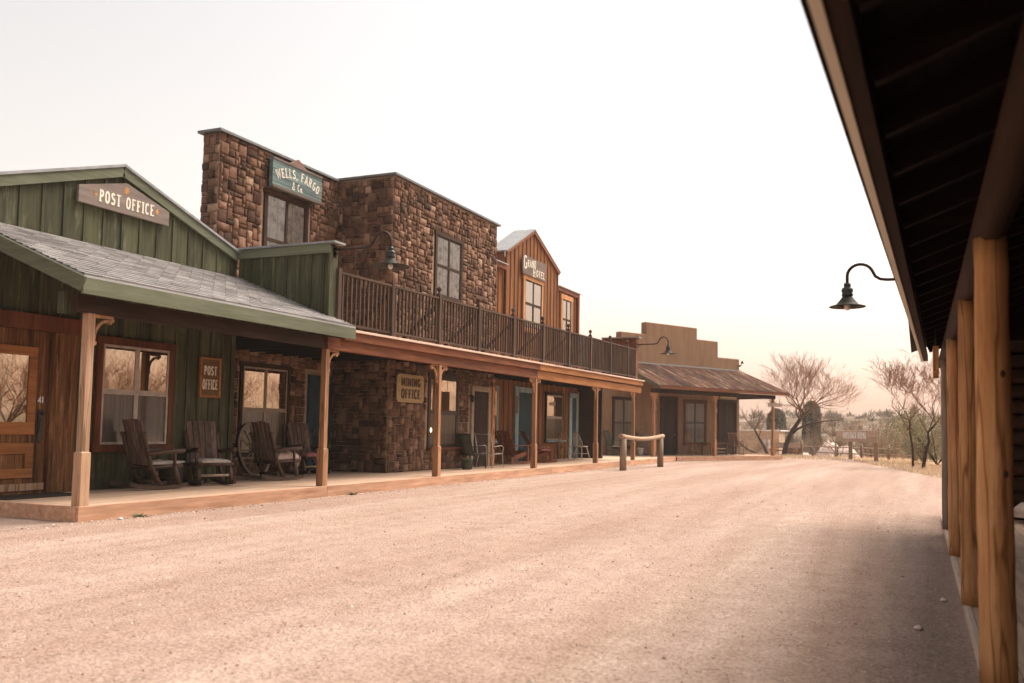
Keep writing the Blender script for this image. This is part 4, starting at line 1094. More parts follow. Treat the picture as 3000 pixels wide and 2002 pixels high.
# ================================================================== GOOSENECK LAMPS (local: arm runs along +X)
def lamp(label, loc, rz, arm=1.3, rise=.28, sr=.37, tilt=0):
    t = thing('gooseneck_lamp', label, 'lamp', loc, rz, 'gooseneck barn lamps')
    a = MB(); xs = arm
    rr = .19; x0 = xs - 2 * rr
    pts = [(0, 0, 0), (x0 - .2, 0, 0), (x0 - .1, 0, .015), (x0 - .03, 0, .06)]
    for k in range(0, 10): an = R(155 - 155 * k / 9); pts.append((xs - rr + rr * math.cos(an), 0, .08 + (rise - .08) * math.sin(an)))
    pts.append((xs, 0, .03)); pts.append((xs, 0, -.03))
    a.tube(pts, .024, 8)
    a.box(-.03, .0, -.06, .06, -.16, .09)
    a.tube([(0, 0, -.12), (.16, 0, -.02)], .012, 6)
    a.build('arm', ['rust_iron'], t, 0, False)
    h = MB(); h.lathe([(.001, .0), (.05, -.01), (.055, -.06), (.045, -.07), (.08, -.09), (.09, -.13), (.075, -.17), (.09, -.19), (.075, -.22), (.001, -.22)], (xs, 0, -.02), 14)
    hd = h.build('head', ['black_iron'], t, 0, False)
    s = MB(); s.lathe([(.06, -.2), (.1, -.26), (.15, -.32), (.17, -.345), (sr, -.375), (sr, -.385), (.17, -.357), (.1, -.29), (.05, -.22)], (xs, 0, -.02), 40, scal=.012)
    s.build('shade', ['shade_dark'], t, 0, False)
    b = MB(); b.ball((xs, 0, -.4), .05, 0, 8, sz=1.2); b.build('bulb', ['bulb_glass'], t, 0, False)
    return t
l1 = lamp('gooseneck lamp on the end of the green side parapet, nearest the stone building', (-10.45, 14.82, 4.8), 0, 1.28)
l2 = lamp('gooseneck lamp on the far end of the balcony in front of the adobe parapet', (-10.43, 35.9, 4.86), 0, 1.28, sr=.29)
l3 = lamp('dark gooseneck lamp beyond the eave of the right hand log porch', (.12, 15.07, 3.74), 180, 1.12, .26, sr=.27)

# ================================================================== FURNITURE
def log_rocker(label, loc, rz, group='log rocking chairs on the green porch', mats=('log_dark_z', 'log_dark', 'slat_grey'), lightbar=False):
    t = thing('rocking_chair', label, 'rocking chair', loc, rz, group)
    lg, lh, sl = mats
    bk = lambda z: -.27 - (z - .4) * .3    # back line leans
    rk = lambda x: .035 + .16 * (x + .02) ** 2 * 1.3
    s = MB()
    for i in range(5):
        y = (i - 2) * .108; fan = (i - 2) * .012; h = 1.21 - abs(i - 2) * .012 + random.uniform(-.008, .008)
        p = [(bk(.42) + .02, y), (bk(h) + .02, y + fan)]
        s.bar((bk(.42) + .03, y, .42), (bk(h) + .03, y + fan, h), .1, .02, up=(1, 0, 0))
    s.build('backrest', [sl], t, .004, False)
    for sy in (-1, 1):
        q = MB(); q.tube([(bk(.06) + .1, sy * .3, rk(-.2) + .02), (bk(.4), sy * .31, .4), (bk(.9), sy * .31, .9), (bk(.95), sy * .31, .95)], [.04, .04, .036, .036], 10)
        q.tube([(bk(.945), sy * .31, .93), (bk(.99), sy * .31, .985)], .05, 10)
        q.build('back_post', [lg], t, 0, False)
        q = MB(); q.tube([(bk(.64) - .02, sy * .33, .62), (.08, sy * .34, .66), (.34, sy * .345, .67)], [.04, .045, .043], 10, 0)
        q.build('armrest', [lh], t, 0, False)
        q = MB(); q.tube([(.17, sy * .33, .4), (.16, sy * .335, .65)], .028, 8); q.build('arm_support', [lg], t, 0, False)
        q = MB(); q.tube([(.17, sy * .31, .42), (.25, sy * .31, .2), (.27, sy * .31, rk(.27) + .03)], [.038, .044, .04], 10); q.build('leg', [lg], t, 0, False)
        q = MB(); q.tube([(bk(.42) - .05, sy * .3, .385), (.33, sy * .3, .41)], .037, 10); q.build('seat_rail', [lh], t, 0, False)
        q = MB(); xs = [-.66 + 1.1 * k / 12 for k in range(13)]
        for k in range(12):
            a, b = xs[k], xs[k + 1]
            v = []
            for x in (a, b):
                z = max(rk(x), .035) + (0 if x < .35 else 0)
                for yy, zz in ((-.025, -.034), (.025, -.034), (.025, .034), (-.025, .034)): v.append((x, sy * .31 + yy, z + zz))
            q.add(v, [(0, 1, 5, 4), (1, 2, 6, 5), (2, 3, 7, 6), (3, 0, 4, 7)] + ([(0, 3, 2, 1)] if k == 0 else []) + ([(4, 5, 6, 7)] if k == 11 else []), 0, .5)
        q.build('rocker', [lh], t, 0, False)
    q = MB()
    for i in range(5): q.box(-.24 + i * .1, -.15 + i * .1, -.27, .27, .425, .445)
    q.tube([(.3, -.33, .4), (.3, .33, .4)], .034, 8); q.tube([(-.27, -.33, .37), (-.27, .33, .37)], .034, 8)
    q.build('seat', [lh], t, 0, False)
    q = MB(); q.tube([(.255, -.29, .19), (.255, .29, .19)], [.024, .03][0], 8); q.build('stretcher', ['bleached' if lightbar else lh], t, 0, False)
    q = MB(); q.tube([(-.2, -.29, .14), (-.2, .29, .14)], .03, 8); q.build('stretcher', [lh], t, 0, False)
    for sy in (-1, 1):
        q = MB(); q.tube([(bk(.08) + .05, sy * .29, .17), (.25, sy * .29, .17)], .024, 8) if False else None
    return t
DZ = .2
r1 = log_rocker('first dark log rocking chair from the left, in front of the green wall window', (-12.2, 12.15, DZ), 78)
r2 = log_rocker('dark log rocking chair facing the street below the small POST OFFICE sign', (-12.2, 13.5, DZ), -24, lightbar=True)
r3 = dup(r1, (-12.3, 15.62, DZ), 78, 'dark log rocking chair with a thick beige cushion in front of the wagon wheel')
r4 = dup(r2, (-13.15, 17.85, DZ), -16, 'dark log rocking chair with pink seat pad behind the second porch post')
def seat_pad(label, chair, mat, th=.045, over=.0, r_=.27):
    t = thing('seat_cushion', label, 'cushion', (0, 0, 0), 0, 'cushions on the log rocking chairs')
    t.location = chair.location.copy(); t.location.z += .45; t.rotation_euler = chair.rotation_euler
    m = MB(); n = 14; v = []; f = []
    for i in range(n + 1):
        for j in range(n + 1):
            a, b = i / n * 2 - 1, j / n * 2 - 1; e = max(0, (1 - a ** 6)) ** .5 * max(0, (1 - b ** 6)) ** .5
            x = .05 + a * r_ + (over if a > .7 else 0); z = .004 + th * e * (.8 + .25 * math.sin(i * 1.1) * math.cos(j * .9))
            if over and a > .7: z -= (a - .7) * over * 2.0
            v.append((x, b * r_, z))
    for i in range(n):
        for j in range(n): f.append((i * (n + 1) + j, (i + 1) * (n + 1) + j, (i + 1) * (n + 1) + j + 1, i * (n + 1) + j + 1))
    m.add(v, f, 0, .5, True)
    m.add([(q[0], q[1], 0) for q in v], [g[::-1] for g in f], 0, .5)
    m.build('pad', [mat], t, 0, False)
    fr = MB()
    for k in range(26):
        y = -r_ + 2 * r_ * (k + .5) / 26; fr.box(.05 + r_ + over - .004, .05 + r_ + over + .012, y - .007, y + .007, -.02, .006)
        x = .05 - r_ + 2 * r_ * (k + .5) / 26
        for sy in (-1, 1): fr.box(x - .007, x + .007, sy * r_ - .006, sy * r_ + .006, -.018, .006)
    fr.build('fringe', [mat], t, 0, False)
    return t
seat_pad('thin fringed white pad on the first log rocking chair from the left', r1, 'cushion_white')
seat_pad('thin fringed white pad on the rocking chair below the small POST OFFICE sign', r2, 'cushion_white')
seat_pad('thick rounded beige cushion bulging over the chair beside the wagon wheel', r3, 'cushion_beige', .15, .08)
seat_pad('pink pad on the rocking chair behind the second porch post', r4, 'cushion_pink', .06)
def blanket():
    t = thing('blanket', 'pale pink cloth hanging from the front of the beige cushioned rocking chair', 'blanket', (0, 0, 0))
    t.location = r3.location.copy(); t.rotation_euler = r3.rotation_euler
    m = MB(); v = []; n = 12; k = 10
    for j in range(k + 1):
        z = .56 - .4 * j / k
        for i in range(n + 1):
            y = (-.2 + .26 * i / n) * (1 - .35 * j / k) - .02; v.append((.4 + .03 * math.sin(j * .5) + .015 * math.sin(i * 1.3 + j * .2) - .06 * max(0, (2 - j)) , y, z))
    m.add(v, [(j * (n + 1) + i, j * (n + 1) + i + 1, (j + 1) * (n + 1) + i + 1, (j + 1) * (n + 1) + i) for j in range(k) for i in range(n)], 0, .5, True)
    o = m.build('cloth', ['cushion_beige'], t, 0, False); s = o.modifiers.new('t', 'SOLIDIFY'); s.thickness = .012
blanket()
def barrel_table():
    t = thing('barrel_table', 'dark ribbed barrel side table between the first two rocking chairs', 'table', (-12.5, 12.85, DZ))
    b = MB(); pr = [(.18, 0)]
    for i in range(17): z = .02 + i * .024; pr += [(.2 + .02 * math.sin(i / 16 * math.pi), z), (.19 + .02 * math.sin(i / 16 * math.pi), z + .014)]
    b.lathe(pr, (0, 0, 0), 22); b.build('body', ['sash_dark'], t, 0, False)
    b = MB(); b.lathe([(.001, .43), (.24, .43), (.245, .445), (.24, .46), (.001, .462)], (0, 0, 0), 24); b.build('tabletop', ['enamel_white'], t, 0, False)
barrel_table()
def wagon_wheel():
    t = thing('wagon_wheel', 'wooden spoked wagon wheel leaning against the wall behind a rocking chair', 'wheel', (-13.15, 16.0, DZ), 6)
    n = 36; r0, r1_ = .6, .535; la = R(11)
    def P_(r, a, d=0):
        y, z = r * math.cos(a), r * math.sin(a) + r0; return (-z * math.sin(la) + d * math.cos(la), y, z * math.cos(la) + d * math.sin(la))
    m = MB()
    for i in range(n):
        a, b = 2 * math.pi * i / n, 2 * math.pi * (i + 1) / n
        v = [P_(r0, a, 0), P_(r0, b, 0), P_(r1_, b, 0), P_(r1_, a, 0), P_(r0, a, .06), P_(r0, b, .06), P_(r1_, b, .06), P_(r1_, a, .06)]
        m.add(v, [(3, 2, 1, 0), (4, 5, 6, 7), (0, 1, 5, 4), (2, 3, 7, 6)], 0, .5)
    m.build('rim', ['wheel_wood'], t, 0, False)
    m = MB()
    for i in range(n):
        a, b = 2 * math.pi * i / n, 2 * math.pi * (i + 1) / n
        v = [P_(r0 + .012, a, -.003), P_(r0 + .012, b, -.003), P_(r0 + .001, b, -.003), P_(r0 + .001, a, -.003), P_(r0 + .012, a, .063), P_(r0 + .012, b, .063), P_(r0 + .001, b, .063), P_(r0 + .001, a, .063)]
        m.add(v, [(3, 2, 1, 0), (4, 5, 6, 7), (0, 1, 5, 4), (2, 3, 7, 6)], 0, .5)
    m.build('tyre', ['rust_iron'], t, 0, False)
    for i in range(12):
        a = 2 * math.pi * i / 12; q = MB(); q.tube([P_(.07, a, .03), P_(.3, a, .03), P_(r1_ + .01, a, .03)], [.022, .015, .019], 6); q.build('spoke', ['wheel_wood'], t, 0, False)
    q = MB(); q.tube([P_(0, 0, -.06), P_(0, 0, .0), P_(0, 0, .09), P_(0, 0, .15)], [.06, .09, .085, .05], 12); q.build('hub', ['wheel_wood'], t, 0, False)
wagon_wheel()
def pot(name, label, loc, r, h, mat, soil=True):
    t = thing(name, label, 'pot', loc)
    m = MB(); m.lathe([(.001, .0), (r * .68, .0), (r * .9, h * .6), (r * .95, h * .84), (r * 1.03, h * .86), (r * 1.03, h), (r * .92, h), (r * .88, h * .85), (.001, h * .8)], (0, 0, 0), 22)
    m.build('body', [mat], t, 0, False)
    if soil: q = MB(); q.lathe([(.001, h * .87), (r * .87, h * .87)], (0, 0, 0), 16); q.build('soil', ['soil'], t, 0, False)
    return t
pot('flower_pot', 'empty dark green flower pot on the boardwalk under the stone building window', (-11.5, 22.85, DZ), .17, .3, 'pot_green')
pot('bucket', 'white bucket beside the hitching post, on the adobe porch', (*ad2w(-1.1, .25), DZ), .17, .36, 'pot_white', False)
def porch_plant():
    t = thing('potted_plant', 'dark leafy potted plant behind the hitching post on the adobe porch', 'plant', (*ad2w(-1.3, -.6), DZ))
    m = MB(); m.lathe([(.001, .0), (.12, .0), (.16, .25), (.14, .25), (.001, .2)], (0, 0, 0), 16); m.build('pot', ['pot_green'], t, 0, False)
    m = MB(); rnd = random.Random(3)
    for i in range(160):
        a, r_, z = rnd.uniform(0, 6.3), rnd.uniform(0, .27), rnd.uniform(.25, .8); c = Vector((r_ * math.cos(a), r_ * math.sin(a), z)); s_ = .06
        u = Vector((rnd.uniform(-1, 1), rnd.uniform(-1, 1), rnd.uniform(-1, 1))).normalized() * s_; w = Vector((rnd.uniform(-1, 1), rnd.uniform(-1, 1), rnd.uniform(-1, 1))).normalized() * s_ * .6
        m.add([c - u, c + w, c + u, c - w], [(0, 1, 2, 3)])
    m.build('foliage', ['green_leaf'], t, 0, False)
porch_plant()
def patio_chair(label, loc, rz, sling='sling', fr='black_iron'):
    t = thing('patio_chair', label, 'chair', loc, rz, 'metal patio chairs')
    f = MB()
    for sy in (-1, 1):
        f.tube([(-.32, sy * .27, 0), (-.2, sy * .27, .36), (-.24, sy * .27, .42), (-.42, sy * .27, .98)], .013, 6)
        f.tube([(.3, sy * .28, 0), (.26, sy * .28, .4), (.28, sy * .29, .6), (.18, sy * .29, .65), (-.3, sy * .29, .62)], .013, 6)
        f.tube([(-.22, sy * .27, .4), (.27, sy * .27, .42)], .012, 6)
    f.tube([(.27, -.27, .42), (.27, .27, .42)], .012, 6); f.tube([(-.42, -.27, .98), (-.42, .27, .98)], .013, 6); f.tube([(-.22, -.27, .38), (-.22, .27, .38)], .012, 6)
    f.build('frame', [fr], t, 0, False)
    if sling:
        s = MB(); pr = [(.27, .43), (.1, .40), (-.1, .385), (-.21, .4), (-.25, .48), (-.33, .72), (-.42, .98)]
        v = [(x, y, z) for x, z in pr for y in (-.255, .255)]
        s.add(v, [(2 * i, 2 * i + 1, 2 * i + 3, 2 * i + 2) for i in range(6)], 0, .5, True); o = s.build('sling', [sling], t, 0, False)
        o.modifiers.new('t', 'SOLIDIFY').thickness = .006
    return t
patio_chair('metal patio chair with grey green sling back beside the flower pot', (-11.75, 23.65, DZ), 76)
patio_chair('low pale metal patio chair frame farther along, beside the dark door', (-11.55, 24.45, DZ), 84, None, 'metal_light')
def adirondack(label, loc, rz, rock=True):
    t = thing('adirondack_chair', label, 'chair', loc, rz, 'reddish slatted chairs by the hotel door')
    b = MB()
    for i in range(6):
        y = (i - 2.5) * .1; fan = (i - 2.5) * .014; b.bar((-.2, y, .3), (-.66, y + fan, 1.1 - abs(i - 2.5) * .015), .094, .022, up=(1, 0, .3))
    b.bar((-.34, -.34, .56), (-.34, .34, .56), .05, .03); b.bar((-.57, -.3, .88), (-.57, .3, .88), .05, .03)
    b.build('backrest', ['redwood'], t, .003, False)
    s = MB()
    for i in range(6): s.bar((.34 - i * .1, -.3, .42 - i * .022), (.34 - i * .1, .3, .42 - i * .022), .085, .022)
    s.box(.37, .392, -.31, .31, .28, .42); s.build('seat', ['redwood'], t, 0, False)
    for sy in (-1, 1):
        a = MB(); a.bar((-.42, sy * .36, .6), (.42, sy * .36, .62), .11, .024); a.build('armrest', ['redwood'], t, .003, False)
        a = MB(); a.box(.28, .36, sy * .345 - .014, sy * .345 + .014, .08, .61); a.build('leg', ['redwood'], t, 0, False)
        a = MB(); a.bar((.38, sy * .31, .38), (-.5, sy * .31, .14), .025, .12); a.build('side_rail', ['redwood'], t, 0, False)
        if rock:
            a = MB()
            for k in range(10):
                x0, x1 = -.55 + k * .105, -.55 + (k + 1) * .105; a.bar((x0, sy * .345, .04 + .13 * (x0 + .05) ** 2), (x1, sy * .345, .04 + .13 * (x1 + .05) ** 2), .04, .07)
            a.build('rocker', ['redwood'], t, 0, False)
    return t
a1 = adirondack('reddish slatted rocking chair seen from the side by the blue hotel door', (-12.3, 27.9, DZ), 74)
a2 = adirondack('reddish slatted rocking chair with red seat pad behind the fourth porch post', (-12.0, 29.5, DZ), 38)
t = thing('seat_cushion', 'red and white pad on the reddish chair behind the fourth porch post', 'cushion', (-12.0, 29.5, DZ + .35), 38)
m = MB(); m.box(-.05, .36, -.27, .27, .06, .12); m.build('pad', ['cushion_pink'], t, .02, False)
def windsor(label, loc, rz, mat='pale_paint'):
    t = thing('windsor_chair', label, 'chair', loc, rz, 'bow back wooden chairs')
    s = MB(); s.lathe([(.001, .43), (.2, .43), (.225, .445), (.22, .465), (.001, .46)], (0, 0, 0), 18); s.build('seat', [mat], t, 0, False)
    b = MB(); pts = []
    for k in range(17):
        a = R(-8 + 196 * k / 16); zz = .46 + .0; y = .2 * math.cos(a); h = max(0, math.sin(a)); pts.append((-.17 - .16 * h, y, .5 + .46 * h))
    pts = [(-.14, .17, .45)] + pts + [(-.14, -.17, .45)]
    b.tube(pts, .014, 6); b.build('back_bow', [mat], t, 0, False)
    for i in range(5):
        y = (i - 2) * .068; h = math.sqrt(max(.05, 1 - (y * 1.0 / .2) ** 2)); q = MB(); q.tube([(-.16, y * .8, .45), (-.17 - .16 * h, y, .5 + .46 * h)], .008, 5); q.build('spindle', [mat], t, 0, False)
    for sx, sy in ((1, 1), (1, -1), (-1, 1), (-1, -1)):
        q = MB(); q.tube([(sx * .12, sy * .12, .44), (sx * .17, sy * .16, .22), (sx * .22, sy * .2, 0)], [.014, .02, .012], 7); q.build('leg', [mat], t, 0, False)
    q = MB()
    for sy in (-1, 1): q.tube([(-.17, sy * .165, .2), (.17, sy * .165, .2)], .009, 5)
    q.tube([(0, -.16, .2), (0, .16, .2)], .009, 5); q.build('stretcher', [mat], t, 0, False)
    return t
w1 = windsor('pale bow back chair by the blue trimmed door past the hotel window', (-12.25, 34.45, DZ), 66)
w2 = windsor('bow back chair just behind the reddish chair with the red pad', (-12.55, 31.0, DZ), 20, 'pine')
w3 = windsor('brown bow back chair against the orange wall at the hotel window edge', (-12.6, 33.7, DZ), 80, 'pine')
w4 = windsor('honey coloured bow back chair beside the table on the adobe porch', (*ad2w(-1.6, 4.55), DZ), AR + 84, 'pine')
for o in (w1, w2, w3, w4): o.scale = (1.12, 1.12, 1.12)
def slat_rocker(label, loc, rz, mat, seatmat=None):
    t = thing('rocking_chair', label, 'rocking chair', loc, rz, 'rocking chairs on the adobe porch')
    b = MB()
    for i in range(7): y = (i - 3) * .07; b.bar((-.24, y, .46), (-.42, y * 1.05, 1.1), .03, .014, up=(1, 0, 0))
    b.bar((-.43, -.27, 1.12), (-.43, .27, 1.12), .03, .08); b.bar((-.23, -.26, .46), (-.23, .26, .46), .03, .05)
    b.build('backrest', [mat], t, 0, False)
    for sy in (-1, 1):
        q = MB(); q.tube([(-.2, sy * .26, .06), (-.22, sy * .26, .45), (-.43, sy * .26, 1.14)], .02, 7); q.build('back_post', [mat], t, 0, False)
        q = MB(); q.tube([(.22, sy * .27, .07), (.22, sy * .27, .66)], .02, 7); q.build('leg', [mat], t, 0, False)
        q = MB(); q.bar((-.3, sy * .28, .68), (.28, sy * .28, .68), .06, .022); q.build('armrest', [mat], t, 0, False)
        q = MB()
        for k in range(10):
            x0, x1 = -.5 + k * .09, -.5 + (k + 1) * .09; q.bar((x0, sy * .27, .03 + .2 * (x0 + .02) ** 2), (x1, sy * .27, .03 + .2 * (x1 + .02) ** 2), .03, .045)
        q.build('rocker', [mat], t, 0, False)
    s = MB(); s.box(-.22, .26, -.26, .26, .42, .45); s.build('seat', [seatmat or mat], t, .005, False)
    s = MB()
    for z in (.2, .3): s.tube([(.22, -.26, z), (.22, .26, z)], .012, 6)
    s.tube([(-.2, -.26, .22), (-.2, .26, .22)], .012, 6); s.build('stretcher', [mat], t, 0, False)
    return t
wood('sage_paint', (.06, .08, .06), (.13, .16, .12), 'Z', 18)
slat_rocker('dark green rocking chair at the left end of the adobe porch', (*ad2w(-1.6, -1.0), DZ), AR + 78, 'sage_paint', 'cushion_beige')
slat_rocker('grey spindle back rocking chair behind the white bucket on the adobe porch', (*ad2w(-1.6, 1.35), DZ), AR + 5, 'bleached_z')
t = slat_rocker('pale log rocking chair with brown upholstered back at the far adobe door', (*ad2w(-1.35, 7.75), DZ), AR - 22, 'bleached_z', 'upholstery_brown')
q = MB(); q.bar((-.2, 0, .5), (-.4, 0, 1.08), .4, .03, up=(1, 0, 0)); q.build('back_cushion', ['upholstery_brown'], t, 0, False)
t['group'] = 'rocking chairs on the adobe porch'
def table():
    t = thing('wooden_table', 'low brown wooden table under the adobe porch window', 'table', (*ad2w(-1.4, 6.0), DZ), AR)
    m = MB(); m.box(-.35, .35, -.7, .7, .58, .62); m.build('tabletop', ['redwood'], t, .004, False)
    for sx in (-.28, .28):
        for sy in (-.62, .62): q = MB(); q.box(sx - .03, sx + .03, sy - .03, sy + .03, 0, .58); q.build('leg', ['redwood'], t, 0, False)
    q = MB(); q.box(.25, .28, -.62, .62, .3, .36); q.build('stretcher', ['bleached'], t, 0, False)
    q = MB(); q.box(-.3, .24, -.66, .66, .14, .17); q.build('shelf', ['bleached'], t, 0, False)
table()
def mat_():
    m = MB(); m.box(-12.62, -11.95, 9.15, 10.5, .2025, .217); tag(m.build('doormat', ['rubber_mat']), 'dark rubber doormat in front of the green building door', 'doormat')
mat_()
def hitching_post():
    t = thing('hitching_rail', 'pale log hitching rail on two round posts in the street', 'hitching post', (-9.15, 32.3, 0), world=True)
    for x, y in ((-9.24, 30.2), (-9.05, 34.4)):
        p = MB(); p.tube([(x, y, -.1), (x, y, .5), (x, y, 1.08)], [.12, .116, .112], 16); p.build('post', ['bleached_z'], t, .0, True)
    p = MB(); pts = []
    for k in range(13):
        f = k / 12; y = 29.9 + 4.85 * f; pts.append((-9.25 + .2 * f, y, 1.17 - .1 * math.sin(math.pi * f)))
    p.tube(pts, [.085, .082, .08, .077, .075, .074, .073, .074, .075, .077, .08, .083, .085], 14, wob=.02)
    p.build('rail', ['peeled'], t)
hitching_post()
def weeds():
    for (x, y, lb) in ((-10.2, 9.95, 'small green weed by the boardwalk edge near the first porch post'), (-10.2, 15.3, 'tiny green weed by the boardwalk edge past the second porch post')):
        rnd = random.Random(int(y)); m = MB()
        for i in range(42):
            a = rnd.uniform(0, 6.3); l = rnd.uniform(.04, .1); c = Vector((rnd.uniform(-.03, .03), rnd.uniform(-.08, .08), 0)); d = Vector((math.cos(a), math.sin(a), rnd.uniform(.15, .7))) * l; s_ = Vector((-math.sin(a), math.cos(a), 0)) * l * .22
            m.add([c, c + d * .5 + s_, c + d, c + d * .5 - s_], [(0, 1, 2, 3)])
        t = thing('weed', lb, 'weed', (x, y, 0)); m.build('foliage', ['green_leaf'], t, 0, False)
weeds()
def rock(name, label, loc, r, mat='rock_pink', sz=.7, seed=0, cat='rock', group=None):
    rnd = random.Random(seed); m = MB(); m.ball((0, 0, 0), 1, 0, 10)
    m.v = [(x * r * (1 + rnd.uniform(-.16, .16)), y * r * (1 + rnd.uniform(-.16, .16)), max(-.1 * r, z * r * sz * (1 + rnd.uniform(-.15, .15)))) for x, y, z in m.v]
    o = m.build(name, [mat], None); o.location = loc; tag(o, label, cat, group); return o
rock('stone', 'small white stone on the gravel below the first porch post', (-10.12, 9.5, .01), .03, 'white_paint', seed=4, cat='stone')
rock('stone', 'pale stone at the edge of the right hand log boardwalk', (.17, 8.4, .01), .03, 'rock_pink', seed=5, cat='stone')
rock('stone', 'pale stone on the gravel a step out from the right hand boardwalk', (-.02, 7.1, .01), .03, 'rock_pink', seed=6, cat='stone')
rock('boulder', 'pinkish boulder seen behind the nearest log post on the right', (1.55, 15.75, .2), .3, seed=9, cat='boulder')

# ================================================================== TREES
def bare_tree(label, loc, trunk_pts, r0, spread, seed, group=None, twigs=1.0, h=5.5, cat='tree', depth=5, name='bare_tree', droop=0.0, cmat='branch_tips', nb=7, cap=45000):
    rnd = random.Random(seed); t = thing(name, label, cat, loc, 0, group)
    tr = MB(); tp = [Vector(p) for p in trunk_pts]; k = len(tp)
    tr.tube(tp, [r0 * (1 - .45 * i / (k - 1)) for i in range(k)], 9, wob=.06); tr.build('trunk', ['bark'], t, 0, False)
    cr = MB()
    def grow(p, d, ln, r, lev):
        n = 3; pts = [p]; dd = d.copy()
        for i in range(n):
            dd = (dd + Vector((rnd.uniform(-.2, .2), rnd.uniform(-.2, .2), rnd.uniform(-.1, .2) - droop))).normalized(); pts.append(pts[-1] + dd * ln / n)
        cr.tube(pts, [r, r * .85, r * .7, r * .55], 5 if lev < 2 else 3, var=min(1, lev * .22 + rnd.uniform(0, .15)), cap=False, smooth=lev < 2)
        if lev >= depth or len(cr.f) > cap: return
        kids = rnd.choice((3, 4, 4)) if lev < 2 else rnd.choice((2, 3, 3, 4))
        for i in range(int(kids * twigs + rnd.random() * .5)):
            q = pts[rnd.choice((1, 2, 3, 3)) if i else 3]
            nd = (dd + Vector((rnd.gauss(0, .5), rnd.gauss(0, .5), rnd.gauss(.12, .32)))).normalized()
            grow(q, nd, ln * rnd.uniform(.66, .92), max(.006, r * .47), lev + 1)
    for i in range(nb):
        q = tp[-1] if i < nb * .6 else tp[max(1, k - 2)]
        a = 2 * math.pi * (i + rnd.random() * .6) / nb
        d = Vector((math.cos(a) * spread, math.sin(a) * spread, rnd.uniform(.5, 1.1))).normalized()
        grow(q, d, h * .3, r0 * .42, 1)
    cr.build('crown', [cmat], t, 0, False)
    return t
tree1 = bare_tree('largest bare tree with leaning trunk beyond the adobe porch', (-7.75, 59.5, -.05), [(0, 0, 0), (.12, 0, .7), (.45, .05, 1.5), (.95, .1, 2.3), (1.2, .1, 2.7)], .17, 1.15, 11, h=4.0, depth=6, nb=9, cap=42000, twigs=1.1)
q = MB(); q.tube([(.42, .05, 1.35), (.8, .1, 1.7), (1.4, .2, 2.0), (2.3, .3, 2.2), (3.3, .3, 2.3)], [.09, .08, .065, .045, .02], 7); q.build('branch', ['bark'], tree1, 0, False)
bare_tree('small dark crooked trunk in front of the low beige building', (-9.1, 62, -.1), [(0, 0, 0), (-.25, 0, .6), (-.6, 0, 1.2), (-.85, 0, 1.7)], .11, .8, 3, h=2.2, depth=4, nb=4)
bare_tree('low dark fallen looking branch at the left of the crooked trunk', (-9.6, 61.0, -.1), [(.2, 0, .05), (-.6, 0, .35), (-1.1, 0, .75)], .07, .9, 8, h=1.4, depth=3, nb=3)
bare_tree('thin bare tree right of the horseback sign, left one of the pair', (-.25, 41.9, 0), [(0, 0, 0), (.0, 0, .8), (-.1, 0, 1.5), (-.12, 0, 2.0)], .055, .62, 21, h=3.0, depth=6, nb=5, cap=12000, group=None)
bare_tree('dark crooked bare tree closest to the log porch posts', (.12, 40.7, 0), [(0, 0, 0), (.12, 0, .7), (.24, 0, 1.15), (.2, 0, 1.5), (.5, 0, 1.85)], .075, .5, 33, h=2.5, depth=6, nb=5, cap=12000)
pos = [(-12.2, 74, 3.4), (-5.4, 70, 4.2), (-3.0, 66, 3.0), (-1.8, 74, 3.6), (.6, 58, 4.0), (2.4, 54, 4.6), (-16, 88, 4.2)]
for i, (x, y, h) in enumerate(pos):
    where = ['behind the low beige building', 'behind the fence right of the largest tree', 'left of the horseback sign', 'behind the horseback sign', 'behind the pair of thin trees', 'at the right, half hidden by log posts', 'far left behind the adobe wall'][i]
    bare_tree('grey leafless shrub tree ' + where, (x, y, gz(x, y) - .1), [(0, 0, 0), (.05, 0, h * .15), (0, 0, h * .3)], .08, 1.0, 50 + i, 'bare trees beyond the street', h=h, depth=4, nb=6, name='shrub_tree')
# trees across the side street to the right: they show only as reflections
pos = [(11, 20, 5.5), (9, 26, 5.0), (13, 31, 6.0), (7.5, 34, 4.6), (16, 24, 6.5), (12, 40, 6.0), (18, 36, 6.5), (9, 47, 6.0), (16, 49, 6.5)]
pos += [(20, 28, 7), (10.5, 37, 5.6), (14, 36, 6), (22, 44, 7.5), (13, 45, 6.4), (8.5, 30, 4.4)]
for i, (x, y, h) in enumerate(pos):
    bare_tree('brushy bare tree on the open ground to the right of the log porch', (x, y, 0), [(0, 0, 0), (.05, 0, h * .12), (0, .1, h * .24)], .12, 1.1, 80 + i, 'bare trees right of the log porch', h=h * .8, depth=5, nb=8, name='brushy_tree', cmat='branch_tips', cap=9000)

